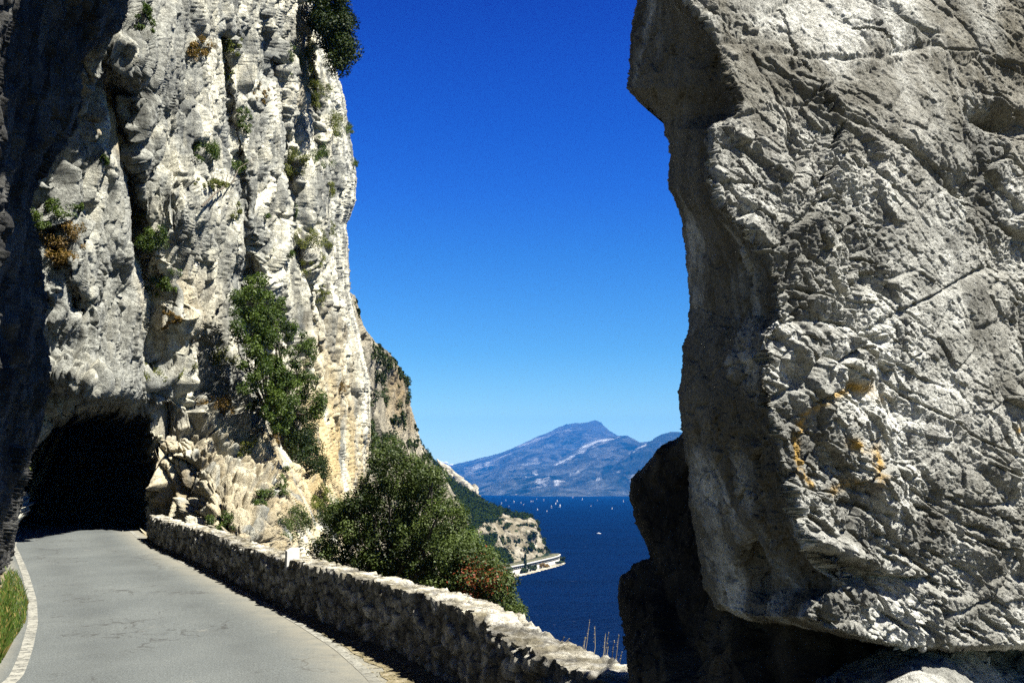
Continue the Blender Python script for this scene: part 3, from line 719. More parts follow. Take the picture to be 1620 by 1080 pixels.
hill = relief('hill', M['hill'], axis(500, 900, 680, 900, 0.6, 5), axis(630, 1100, 690, 912, 0.6, 6), hill_poly,
              lambda X, Y: tps([(560, 640, 700), (690, 733, 760), (745, 780, 740), (800, 808, 715), (841, 816, 705), (700, 790, 560), (760, 815, 640), (790, 822, 655), (845, 828, 672), (810, 850, 640), (790, 870, 622), (860, 860, 668), (870, 880, 662), (890, 889, 666),
                                (820, 898, 606), (806, 905, 592), (740, 860, 520), (700, 900, 380), (780, 920, 470), (790, 985, 370), (640, 1100, 230), (500, 1100, 220), (600, 800, 450)], X, Y),
              hill_disp, rim=(8, 25), back=160, warp=(1.0, 9), attrs={'rock': hill_rock})
hill['kind'] = 'structure'

# grey cliff slabs beyond the ridge
sb_poly = [(690, 725), (712, 738), (722, 748), (735, 757), (748, 768), (752, 765), (757, 770), (760, 783), (762, 800), (700, 800)]
slab = relief('far_slab', M['crag'], axis(688, 766, 688, 766, 0.9, 5), axis(722, 802, 722, 802, 0.9, 5), sb_poly,
              lambda X, Y: 1250 - (X - 700) * 1.0 + (800 - Y) * 2.0, lambda P, X, Y, N: 16 * facet(P * 0.02, 151)[0] + 6 * facet(P * 0.07, 152)[0],
              rim=(5, 30), back=120, warp=(1.0, 8), attrs={'ochre': lambda P, X, Y: 0 * X, 'lichen': lambda P, X, Y: 0 * X})
tag(slab, 'bare grey limestone slabs poking out beyond the wooded ridge', 'crag')

# ------------------------------------------------------------------ FAR MOUNTAINS
def mount(name, label_kind, poly, dp, amp, fr, seed, rockf, summitf, step=0.7):
    x0 = min(p[0] for p in poly); x1 = max(p[0] for p in poly); y0 = min(p[1] for p in poly); y1 = max(p[1] for p in poly)
    def disp(P, X, Y, N):
        q = P / fr
        return sstep(0, 22, linedist(X, Y, poly, True)) * amp * (1.7 * fbm(q, 6, 0.62, seed, True) + 0.5 * fbm(q * 4, 4, 0.65, seed + 3, True)) + 18 * fbm(P / 120, 3, 0.6, seed + 5)
    o = relief(name, M['mountain'], np.arange(x0, x1 + 1, step), np.arange(y0, y1 + 1, step), poly, lambda X, Y: tps(dp, X, Y), disp,
               rim=(6, 300), back=2500, warp=(1.2, 12), attrs={'rock': rockf, 'summit': summitf})
    o['kind'] = 'structure'; return o
def bands(lst, base=0.25):
    def f(P, X, Y):
        v = np.full(X.shape, base)
        wq = np.stack([X / 7, Y / 7, 0 * X], -1); jx = X + 5 * fbm(wq, 3, 0.6, 161); jy = Y + 4 * fbm(wq, 3, 0.6, 162)
        for pts, wd, a in lst: v = np.maximum(v, a * np.exp(-(linedist(jx, jy, pts) / wd) ** 2))
        return v
    return f
mount('mountain_ridge', None,
      [(640, 742), (703, 738), (730, 731), (768, 722), (797, 714), (822, 703), (845, 692), (868, 683), (885, 674), (905, 669), (925, 668), (941, 664), (952, 668), (962, 680), (978, 688), (1010, 700), (1100, 710), (1100, 800), (640, 800)],
      [(640, 742, 12500), (750, 725, 12000), (940, 664, 12500), (1100, 700, 12000), (700, 785, 7600), (820, 783, 6600), (1000, 783, 6400), (820, 740, 9000), (940, 720, 9800)],
      420, 1400, 163,
      bands([([(775, 741), (790, 730), (806, 722)], 7, 0.75), ([(740, 752), (762, 746)], 5, 0.8), ([(820, 703), (860, 695), (900, 690)], 7, 0.55),
             ([(835, 768), (848, 758)], 4, 1.2), ([(852, 776), (868, 770)], 4, 1.3), ([(880, 775), (893, 770)], 3, 1.1), ([(830, 742), (850, 735)], 4, 0.6)], 0.2),
      lambda P, X, Y: np.clip(1.2 * gauss(X, Y, 935, 676, 32, 13, 0.1), 0, 1))
mount('middle_ridge', None,
      [(800, 800), (812, 770), (840, 752), (870, 735), (900, 716), (925, 702), (950, 694), (975, 689), (992, 688), (1004, 694), (1012, 699), (1030, 697), (1100, 720), (1100, 800)],
      [(800, 800, 6400), (860, 742, 8300), (925, 702, 9000), (992, 688, 9300), (1100, 720, 9000), (900, 790, 6300), (1000, 790, 6300), (980, 740, 7600)],
      300, 1100, 173,
      bands([([(925, 706), (950, 700), (978, 691)], 4.5, 1.5), ([(860, 747), (885, 735), (905, 725), (922, 712)], 4.5, 1.5), ([(880, 748), (897, 742)], 3, 1.0),
             ([(852, 776), (870, 769)], 4, 1.4), ([(880, 775), (892, 770)], 3, 1.2), ([(905, 761), (925, 755)], 2.5, 0.8), ([(833, 768), (846, 759)], 4, 1.2)], 0.2),
      lambda P, X, Y: 0 * X)
mount('near_ridge', None,
      [(900, 800), (912, 779), (935, 760), (960, 742), (985, 724), (1005, 709), (1025, 699), (1045, 687), (1062, 682), (1085, 684), (1140, 676), (1230, 668), (1320, 676), (1420, 690), (1560, 716), (1720, 750), (1800, 800)],
      [(900, 800, 6300), (960, 742, 7200), (1045, 687, 8000), (1130, 690, 8000), (1400, 690, 8200), (1720, 750, 7400), (1450, 790, 6200), (1760, 790, 6200), (1000, 790, 6250), (1120, 790, 6250), (1020, 740, 7000)],
      240, 900, 183,
      bands([([(912, 781), (925, 768), (946, 755)], 5, 1.5), ([(944, 781), (952, 775)], 3.5, 1.2), ([(995, 717), (1022, 702)], 1.8, 1.4), ([(972, 763), (980, 758)], 2.5, 1.0), ([(1000, 775), (1010, 770)], 3, 0.7)], 0.10),
      lambda P, X, Y: 0 * X)

# ------------------------------------------------------------------ LAKE
V = []; ysw = [-60, 60, 300, 1200, 4000, 10000, 30000, 60000]; xsw = [-40000, -4000, -400, 0, 400, 4000, 40000]
V = [(x, y, LAKE) for y in ysw for x in xsw]; n_ = len(xsw)
F = [[j * n_ + i, j * n_ + i + 1, (j + 1) * n_ + i + 1, (j + 1) * n_ + i] for j in range(len(ysw) - 1) for i in range(n_ - 1)]
lake = mesh_np('lake', V, F, M['water']); lake['kind'] = 'structure'

# ------------------------------------------------------------------ ROAD, VERGE, MARKINGS
def interp_path(pts, step=0.25):
    p = np.array(pts, float); seg = np.linalg.norm(np.diff(p[:, :2], axis=0), axis=1); s = np.concatenate([[0], np.cumsum(seg)])
    # Catmull style smoothing by resampling and averaging
    t = np.arange(0, s[-1], step); q = np.stack([np.interp(t, s, p[:, k]) for k in range(2)], -1)
    k = max(3, int(1.6 / step)) | 1; ker = np.hanning(k + 2)[1:-1]; ker /= ker.sum(); pad = k // 2
    out = []
    for c in range(2):
        a = np.concatenate([2 * q[0, c] - q[pad:0:-1, c], q[:, c], 2 * q[-1, c] - q[-2:-pad - 2:-1, c]])
        out.append(np.convolve(a, ker, 'valid'))
    return np.stack(out, -1)
g2 = lambda px, py: tuple(ground(px, py)[:2])
left_line = [(-4.6, -25), (-4.6, 0)] + [g2(*p) for p in ((20, 1080), (40, 1030), (51, 985), (50, 948), (40, 910), (29, 882), (20, 862))] + [(-17.5, 36), (-22, 46), (-30, 56)]
wall_front = [g2(*p) for p in ((236, 852), (259, 867), (315, 890), (370, 918), (418, 943), (481, 970), (555, 1003), (628, 1036), (717, 1081))] + [(0.62, 6.4), (1.15, 4.4), (1.25, 3.6)]
right_line = [(-24, 54), (-20, 46)] + [g2(*p) for p in ((200, 834), (216, 848), (259, 875), (315, 902), (370, 929), (426, 958), (481, 990), (537, 1026), (598, 1080))] + [(-0.55, 6.5), (0.0, 3.0), (0.2, -25)]
def ribbon(name, A, B, n, dz, mat, attrs=None, bump=0.0):
    """strip between two plan polylines"""
    m_ = 420
    def rs(P):
        s = np.concatenate([[0], np.cumsum(np.linalg.norm(np.diff(P, axis=0), axis=1))]); t = np.linspace(0, s[-1], m_)
        return np.stack([np.interp(t, s, P[:, k]) for k in range(2)], -1)
    a, b = rs(A), rs(B); k = np.linspace(0, 1, n)
    XY = a[:, None] * (1 - k[None, :, None]) + b[:, None] * k[None, :, None]
    z = zroad(XY[..., 1]) + dz
    if bump: z = z + bump * fbm(np.stack([XY[..., 0] * 4, XY[..., 1] * 4, 0 * z], -1), 4, 0.6, 5)
    V = np.concatenate([XY, z[..., None]], -1)
    idx = np.arange(m_ * n).reshape(m_, n)
    F = np.stack([idx[:-1, :-1], idx[:-1, 1:], idx[1:, 1:], idx[1:, :-1]], -1).reshape(-1, 4)
    at_ = {kk: f(k)[None].repeat(m_, 0).ravel() for kk, f in (attrs or {}).items()}
    return mesh_np(name, V, F, mat, None, True, at_)
LL = interp_path(left_line); RL = interp_path(right_line)[::-1]; WF = interp_path(wall_front, 0.1)
def offs(P, d):
    t = np.gradient(P, axis=0); t /= np.linalg.norm(t, axis=1, keepdims=True); return P + np.stack([t[:, 1], -t[:, 0]], -1) * d
# ground shelf below everything near
gx = np.linspace(-60, 9, 60); gy = np.linspace(-40, 75, 100)
wfp = np.concatenate([[(-26, 58), (-19, 47)], WF, [(6.5, 2.4), (8.5, 0), (8.5, -40)]])
GV = []; GX, GY = np.meshgrid(np.linspace(0, 1, 40), np.arange(len(wfp)))
LE = np.stack([np.full(len(wfp), -60.0), wfp[:, 1] + (wfp[:, 1] - 10) * 0.2], -1)
XY = LE[:, None] * (1 - GX[..., None]) + offs(wfp, -0.3)[:, None] * 1.0 * GX[..., None]
GZ = zroad(XY[..., 1]) - 0.008
idx = np.arange(GX.size).reshape(GX.shape)
F = np.stack([idx[:-1, :-1], idx[1:, :-1], idx[1:, 1:], idx[:-1, 1:]], -1).reshape(-1, 4)
gr = mesh_np('ground', np.concatenate([XY, GZ[..., None]], -1), F, M['verge'], None, True); gr['kind'] = 'structure'
road = ribbon('road', offs(LL, -0.35), offs(RL, 0.28), 30, -0.002, M['asphalt'], {'edge': lambda k: np.clip(sstep(0.74, 0.99, k) + sstep(0.08, 0.0, k), 0, 1), 'lane': lambda k: np.clip(np.exp(-((k - 0.27) / 0.09) ** 2) + np.exp(-((k - 0.68) / 0.09) ** 2), 0, 1)}); road['kind'] = 'structure'
lm = ribbon('left_marking', offs(LL, -0.06), offs(LL, 0.08), 3, 0.004, M['paint']); lm['kind'] = 'structure'
rlc = RL[(RL[:, 1] > 8) & (RL[:, 1] < 60)]
rm = ribbon('right_marking', offs(rlc, -0.06), offs(rlc, 0.06), 3, 0.004, M['paint']); rm['kind'] = 'structure'
for o_, f_ in ((lm, lambda y: 1 + 0 * y), (rm, lambda y: sstep(8, 13, y))):
    co_ = np.empty(len(o_.data.vertices) * 3, np.float32); o_.data.vertices.foreach_get('co', co_)
    a_ = o_.data.attributes.new('wear', 'FLOAT', 'POINT'); a_.data.foreach_set('value', f_(co_.reshape(-1, 3)[:, 1]).astype(np.float32))
# outer slope below the wall
so_ = offs(wfp, -0.3); tn = np.gradient(so_, axis=0); tn /= np.linalg.norm(tn, axis=1, keepdims=True)
K = 60; kk = (np.linspace(0, 1, K) ** 1.7) * 60
n_out = np.stack([-tn[:, 1], tn[:, 0]], -1)
XY = so_[:, None] + n_out[:, None] * kk[None, :, None]
z = zroad(so_[:, 1])[:, None] - 0.01 - kk[None] * 1.35 - 0.6 * np.clip(kk[None] / 0.4, 0, 1)
Pn = np.concatenate([XY, z[..., None]], -1)
Pn[..., 2] += fbm(Pn * 0.35, 5, 0.55, 201) * 1.6 * np.clip(kk / 3, 0, 1)[None] - 0.3 * np.clip(kk, 0, 1)[None]
idx = np.arange(Pn.shape[0] * K).reshape(-1, K)
F = np.stack([idx[:-1, :-1], idx[:-1, 1:], idx[1:, 1:], idx[1:, :-1]], -1).reshape(-1, 4)
sl_ = mesh_np('slope', Pn, F, M['slope'], None, True); sl_['kind'] = 'structure'
# sandy strip at the foot of the wall
vA = interp_path(wall_front, 0.2)
nm = len(vA)
def strip_pts():
    V = []; n = 9
    for i, p in enumerate(vA):
        j = np.argmin(((RL - p) ** 2).sum(1)); r = RL[j]
        e = fbm(np.array([[p[0] * 1.6, p[1] * 1.6, 0.3]]), 3, 0.6, 8)[0]
        f = 0.22 + 0.6 * e
        q = p + (r - p) * (1 - np.clip(f, -0.1, 0.7))
        for k in range(n):
            t = k / (n - 1); c = p * (1 - t) + q * t
            V.append((c[0], c[1], float(zroad(c[1])) + 0.004 + 0.05 * (1 - t) ** 2 + 0.02 * (1 - t) * rnd(np.array([i]), np.array([k]), np.array([0]), 3)[0]))
    idx = np.arange(len(V)).reshape(-1, n)
    return V, np.stack([idx[:-1, :-1], idx[1:, :-1], idx[1:, 1:], idx[:-1, 1:]], -1).reshape(-1, 4)
V, F = strip_pts(); vg = mesh_np('verge', V, F, M['verge'], None, True); vg['kind'] = 'structure'
# dry leaves and grit lying on the verge
V = []; F = []; VA = []
for i in range(12000):
    j = random.randrange(0, nm); p = vA[j]
    if p[1] < 5 or p[1] > 32: continue
    r = RL[np.argmin(((RL - p) ** 2).sum(1))]
    t = abs(random.gauss(0.4, 0.25)); c = p + (r - p) * min(t, 0.9)
    s = random.uniform(0.008, 0.024); a = random.random() * 6.3; z = float(zroad(c[1])) + random.uniform(0.008, 0.045) * (1 if t < 0.5 else 0.4)
    tl = random.uniform(-0.7, 0.7)
    b = len(V)
    for q in range(4):
        an = a + q * math.pi / 2; rr = s * (1.0 if q % 2 else 0.55)
        V.append((c[0] + rr * math.cos(an) + random.uniform(-.002, .002), c[1] + rr * math.sin(an), z + rr * tl * math.cos(an))); VA.append(random.random())
    F.append([b, b + 1, b + 2, b + 3])
VA = np.repeat(np.array(VA)[::4], 4)
lt = mesh_np('leaf_litter', V, F, M['straw'], None, False, {'var': VA}); lt['kind'] = 'stuff'

# ------------------------------------------------------------------ ROADSIDE WALL
HW, TW = 0.76, 0.37
pc = interp_path(wall_front, 0.016)
tg = np.gradient(pc, axis=0); tg /= np.linalg.norm(tg, axis=1, keepdims=True); outn = np.stack([-tg[:, 1], tg[:, 0]], -1)
arc = np.concatenate([[0], np.cumsum(np.linalg.norm(np.diff(pc, axis=0), axis=1))])
prof = []
for z in np.arange(-0.1, HW, 0.015): prof.append((0.0 - 0.03 * (1 - z / HW), z, 0))
for x in np.arange(0.0, TW + 0.001, 0.0175): prof.append((x, HW, 1))
for z in np.arange(HW - 0.04, -2.5, -0.12): prof.append((TW, z, 2))
prof = np.array(prof)
S_, Pf = np.meshgrid(np.arange(len(pc)), np.arange(len(prof)), indexing='ij')
off = prof[Pf, 0]; hz = prof[Pf, 1]; face = prof[Pf, 2]
# parameters on the unwrapped surface
aa = arc[S_]; vv = np.where(face == 0, hz, np.where(face == 1, HW + off, HW + TW + (HW - hz)))
q = np.stack([aa * 4.8, vv * 6.4, 0 * aa + 0.5], -1); q = q + 0.35 * np.stack([fbm(q * 0.8, 2, 0.5, 301), fbm(q * 0.8, 2, 0.5, 302), 0 * aa], -1)
F1, F2, d_, bi = voro(q, 303)
sr = rnd(bi[:, 0], bi[:, 1], bi[:, 2], 304).reshape(F1.shape)
stone = np.clip((F2 - F1) / 0.20, 0, 1) ** 0.7
q3 = np.stack([aa * 14, vv * 14, 0 * aa], -1)
fine = fbm(q3, 4, 0.6, 305); fc, _ = facet(np.stack([aa * 9, vv * 9, 0 * aa], -1), 306)
dfront = 0.05 * stone * (0.4 + sr) + 0.04 * (sr - 0.5) + 0.03 * fine + 0.025 * fc
qt = np.stack([aa * 2.7 + 0.4 * fbm(q * 0.5, 2, 0.5, 307), (vv - HW) * 3.4, 0 * aa], -1)
G1, G2, gd, gi = voro(qt, 308); gr_ = rnd(gi[:, 0], gi[:, 1], gi[:, 2], 309).reshape(G1.shape)
dtop = 0.035 * np.clip((G2 - G1) / 0.10, 0, 1) + 0.045 * (gr_ - 0.5) + 0.02 * fbm(q3 * 2.2, 4, 0.65, 315) + 0.025 * fbm(q3 * 0.7, 4, 0.6, 311) + 0.02 * fc
step_h = (np.floor(aa / 1.7 + 0.4 * np.sin(aa)) * 7.13 % 1 - 0.5) * 0.05
rag = 0.05 * fbm(np.stack([aa * 5, 0 * aa, 0 * aa], -1), 3, 0.6, 312)
topw = np.clip((hz - (HW - 0.06)) / 0.06, 0, 1)
offx = off - np.where(face == 0, dfront + rag * topw, 0) + np.where(face == 2, dfront * 0.8 + rag, 0) + np.where((face == 1) & (off < 0.001), -dfront - rag, 0) + np.where((face == 1) & (off > TW - 0.02), rag, 0)
hzz = hz + np.where(face == 1, dtop, 0) + (step_h + 0.03 * fbm(np.stack([aa * 0.8, 0 * aa, 0 * aa], -1), 3, 0.5, 313)) * topw * (hz > 0.3)
hzz = np.where((face == 0) & (hz > HW - 0.03), hzz + dtop * 0.6, hzz)
XY = pc[S_] + outn[S_] * offx[..., None]
Pw = np.stack([XY[..., 0], XY[..., 1], zroad(pc[S_][..., 1]) + hzz], -1)
idx = np.arange(Pw.shape[0] * Pw.shape[1]).reshape(Pw.shape[:2])
F = np.stack([idx[:-1, :-1], idx[:-1, 1:], idx[1:, 1:], idx[1:, :-1]], -1).reshape(-1, 4)
moss = np.clip((face == 1) * 0.25 + 0.2, 0, 1)
tone = np.where(face == 1, gr_, sr) ; joint = 1 - np.where(face == 1, np.clip((G2 - G1) / 0.10, 0, 1), np.clip((F2 - F1) / 0.14, 0, 1))
wall = empty('stone_wall', (float(pc[len(pc) // 2, 0]), float(pc[len(pc) // 2, 1]), 0))
tag(wall, 'low old stone wall with rough flat capping curving along the road to the tunnel', 'wall')
def keep(o, par):
    o.parent = par; o.matrix_parent_inverse = par.matrix_world.inverted() if False else o.matrix_parent_inverse
    o.location = Vector(o.location) - par.location
nf = int((prof[:, 2] == 0).sum()); nt_ = int((prof[:, 2] <= 1).sum())
wf_ = idx[:, :nf + 1]; ff = np.stack([wf_[:-1, :-1], wf_[:-1, 1:], wf_[1:, 1:], wf_[1:, :-1]], -1).reshape(-1, 4)
def sub(name, cols):
    ii = idx[:, cols]; Vs = Pw[:, cols].reshape(-1, 3); n = ii.shape[1]; k = np.arange(Vs.shape[0]).reshape(-1, n)
    f = np.stack([k[:-1, :-1], k[:-1, 1:], k[1:, 1:], k[1:, :-1]], -1).reshape(-1, 4)
    o = mesh_np(name, Vs, f, M['wall'], None, False, {'ochre': moss[:, cols].ravel(), 'lichen': 0 * moss[:, cols].ravel(), 'tone': tone[:, cols].ravel(), 'joint': joint[:, cols].ravel()})
    keep(o, wall); return o
sub('masonry_face', np.arange(0, nf + 1)); sub('coping', np.arange(nf, nt_)); sub('outer_face', np.arange(nt_ - 1, len(prof)))

# milestone set into the wall
mp = ground(459, 960); j = np.argmin(((pc - mp[:2]) ** 2).sum(1)); p0 = pc[j]; t0 = tg[j]; o0 = outn[j]
ms = MB(); zb = float(zroad(p0[1]))
def mpnt(a, b, z): c = p0 + t0 * a + o0 * b; return (c[0], c[1], zb + z)
w0, b0, b1 = 0.06, -0.085, 0.13
poly = [(b0, 0.60), (b1, 0.60), (b1, 0.97), (b0 + 0.08, 0.97), (b0, 0.92)]
Vm = [mpnt(-w0, b, z) for b, z in poly] + [mpnt(w0, b, z) for b, z in poly]
me = bpy.data.meshes.new('milestone'); me.from_pydata(Vm, [], [[4, 3, 2, 1, 0], [5, 6, 7, 8, 9]] + [[i, (i + 1) % 5, 5 + (i + 1) % 5, 5 + i] for i in range(5)])
me.materials.append(M['white_stone']); mo = bpy.data.objects.new('milestone', me); COL.objects.link(mo)
bv = mo.modifiers.new('bevel', 'BEVEL'); bv.width = 0.008; bv.segments = 2
tag(mo, 'small whitewashed milestone set upright in the top of the stone wall', 'milestone')

# ------------------------------------------------------------------ GREENERY
def leafmesh(name, C_, R_, n, size, mat, parent=None, seed=1, alt=None, upk=0.5, squash=1.0, hollow=0.42, aspect=0.55, off=(0, 0, 0)):
    r = np.random.default_rng(seed); C_ = np.asarray(C_, float); R_ = np.asarray(R_, float)
    w_ = R_ ** 2; k = r.choice(len(C_), n, p=w_ / w_.sum())
    d = r.normal(size=(n, 3)); d /= np.linalg.norm(d, axis=1, keepdims=True)
    P = C_[k] + d * (R_[k] * r.random(n) ** hollow)[:, None] * np.array([1, 1, squash])
    nv = d * 0.7 + np.array([0, 0, upk]) + r.normal(size=(n, 3)) * 0.55; nv /= np.linalg.norm(nv, axis=1, keepdims=True)
    a = np.cross(nv, r.normal(size=(n, 3))); a /= np.linalg.norm(a, axis=1, keepdims=True); b = np.cross(nv, a)
    s = size * r.uniform(0.6, 1.35, n)[:, None]
    V = np.stack([P - a * s, P + b * s * aspect + nv * s * 0.12, P + a * s, P - b * s * aspect + nv * s * 0.12], 1).reshape(-1, 3) - np.array(off)
    F = np.arange(4 * n).reshape(-1, 4)
    clv = r.random(len(C_))[k]
    var = np.clip(0.45 * r.random(n) + 0.65 * clv - 0.05, 0, 1)
    A = {'var': np.repeat(var, 4)}
    al = np.zeros(n)
    if alt is not None: al = (np.array([alt(p) for p in P]) > r.random(n)).astype(float)
    A['alt'] = np.repeat(al, 4)
    return mesh_np(name, V, F, mat, parent, False, A)
def limbs(name, root, targets, r0, mat, parent, seed=3, off=(0, 0, 0)):
    rr = random.Random(seed); mb = MB(); root = Vector(root); T = [Vector(t) for t in targets]
    cen = sum(T, Vector()) / len(T); off = Vector(off)
    mid = root.lerp(cen, 0.55) + Vector((rr.uniform(-.1, .1), rr.uniform(-.1, .1), 0)) * (cen - root).length
    mb.tube([root - off, root.lerp(mid, 0.5) + Vector((rr.uniform(-.05, .05),) * 3) * (mid - root).length - off, mid - off], [r0, r0 * 0.8, r0 * 0.6], 7)
    for t in T:
        s = root.lerp(mid, rr.uniform(0.35, 1.0)); L = (t - s).length
        j1 = s.lerp(t, 0.4) + Vector((rr.uniform(-1, 1), rr.uniform(-1, 1), rr.uniform(-.2, 1))) * L * 0.10
        j2 = s.lerp(t, 0.75) + Vector((rr.uniform(-1, 1), rr.uniform(-1, 1), rr.uniform(-.5, .8))) * L * 0.07
        mb.tube([s - off, j1 - off, j2 - off, t - off], [r0 * 0.42, r0 * 0.28, r0 * 0.17, r0 * 0.05], 5)
    return mb.build(name, mat, parent, True)
def sample_poly(poly, n, r):
    xs = [p[0] for p in poly]; ys = [p[1] for p in poly]; out = []
    while len(out) < n:
        x = r.uniform(min(xs), max(xs)); y = r.uniform(min(ys), max(ys))
        if inpoly(np.array([x]), np.array([y]), poly)[0]: out.append((x, y))
    return out
def tree_from(name, poly, Yf, thick, nclump, rad, nleaf, size, mat, label, cat, root=None, group=None, seed=1, alt=None, r0=0.08, nl=26, stems=True):
    r = random.Random(seed)
    pts = sample_poly(poly, nclump, r); C_ = []; R_ = []
    for x, y in pts:
        Yc = Yf(x, y) if callable(Yf) else Yf
        C_.append(at(x, y, Yc + r.uniform(-thick, thick))); R_.append(rad * r.uniform(0.5, 1.3))
    C_ = np.array(C_); root = C_[np.argmin(C_[:, 2])] if root is None else root
    e = empty(name, tuple(root))
    leafmesh('crown', C_, R_, nleaf, size, mat, e, seed, alt, off=root)
    if stems: limbs('trunk', root, [tuple(C_[i]) for i in r.sample(range(len(C_)), min(nl, len(C_)))], r0, M['bark'], e, seed, off=root)
    tag(e, label, cat, group); return e

# big dark olive tree behind the wall
tp = [(520, 800), (540, 782), (556, 770), (572, 745), (580, 715), (596, 704), (614, 700), (640, 706), (652, 722), (674, 738), (694, 748), (706, 775), (722, 800), (738, 840), (746, 880), (735, 930), (700, 965), (640, 940), (580, 918), (520, 900), (498, 880), (505, 845), (512, 820)]
tree_from('evergreen_tree', tp, lambda x, y: 20.5 + (x - 600) * -0.006, 1.3, 330, 0.22, 92000, 0.026, M['leaf_olive'],
          'large dark evergreen tree with speckled olive leaves rising behind the stone wall', 'tree', root=at(620, 1040, 20.8), seed=11, r0=0.16, nl=60)
sp2 = [(700, 860), (740, 858), (775, 880), (800, 902), (815, 935), (828, 962), (832, 985), (815, 1002), (790, 995), (750, 985), (700, 965), (680, 930)]
def redf(p):
    a = at(748, 912, 17.5); b = at(745, 945, 17.5); c = at(775, 918, 17.5)
    return max(0.55 * math.exp(-((p[0] - a[0]) ** 2 + (p[2] - a[2]) ** 2) / 0.055), 0.6 * math.exp(-((p[0] - b[0]) ** 2 + (p[2] - b[2]) ** 2) / 0.05), 0.5 * math.exp(-((p[0] - c[0]) ** 2 + (p[2] - c[2]) ** 2) / 0.05))
tree_from('smoke_bush', sp2, 17.5, 0.8, 170, 0.18, 36000, 0.023, M['leaf_olive'],
          'bushy shrub with a patch of red autumn leaves behind the wall beside the lake', 'shrub', root=at(760, 1080, 17.8), seed=12, alt=redf, r0=0.07)
sp3 = [(690, 830), (720, 842), (750, 850), (775, 872), (770, 900), (720, 900), (690, 880)]
tree_from('green_shrub', sp3, 27, 1.2, 70, 0.32, 17000, 0.035, M['leaf_green'],
          'fresh green shrub on the slope between the evergreen tree and the lake gallery', 'shrub', root=at(725, 960, 27), seed=13, r0=0.08)
# tree growing on the cliff
tc = [(392, 440), (410, 436), (430, 452), (446, 470), (455, 500), (470, 512), (490, 530), (500, 560), (496, 590), (505, 620), (512, 650), (480, 660), (470, 640), (450, 690), (430, 680), (410, 640), (385, 615), (372, 590), (390, 560), (374, 520), (370, 480), (380, 455)]
cliffY = lambda x, y: float(onsurf('limestone_cliff', x, y)[0][1])
tree_from('cliff_tree', tc, lambda x, y: 38.5 + (x - 370) * 0.03, 1.0, 170, 0.32, 38000, 0.048, M['leaf_green'],
          'leafy green tree growing out of the cleft halfway up the pale cliff', 'tree', root=onsurf('limestone_cliff', 448, 700)[0], seed=14, r0=0.13, nl=40)
iv = [(440, 640), (470, 640), (490, 660), (500, 700), (515, 735), (518, 760), (500, 770), (480, 750), (468, 715), (452, 690)]
tree_from('ivy', iv, lambda x, y: cliffY(x, y) - 0.5, 0.5, 60, 0.40, 14000, 0.05, M['leaf_dark'],
          'dark hanging ivy with brownish ends in the groove below the cliff tree', 'ivy', seed=15, root=onsurf('limestone_cliff', 478, 690)[0], r0=0.05,)
tb = [(486, -30), (520, -30), (545, -5), (552, 20), (556, 60), (556, 95), (545, 110), (530, 102), (520, 80), (508, 50), (496, 25)]
tree_from('cliff_top_bush', tb, 49, 1.5, 60, 0.6, 22000, 0.07, M['leaf_dark'],
          'dark round bush bulging from the top corner of the cliff against the sky', 'shrub', root=at(488, 40, 50), seed=16, r0=0.1)

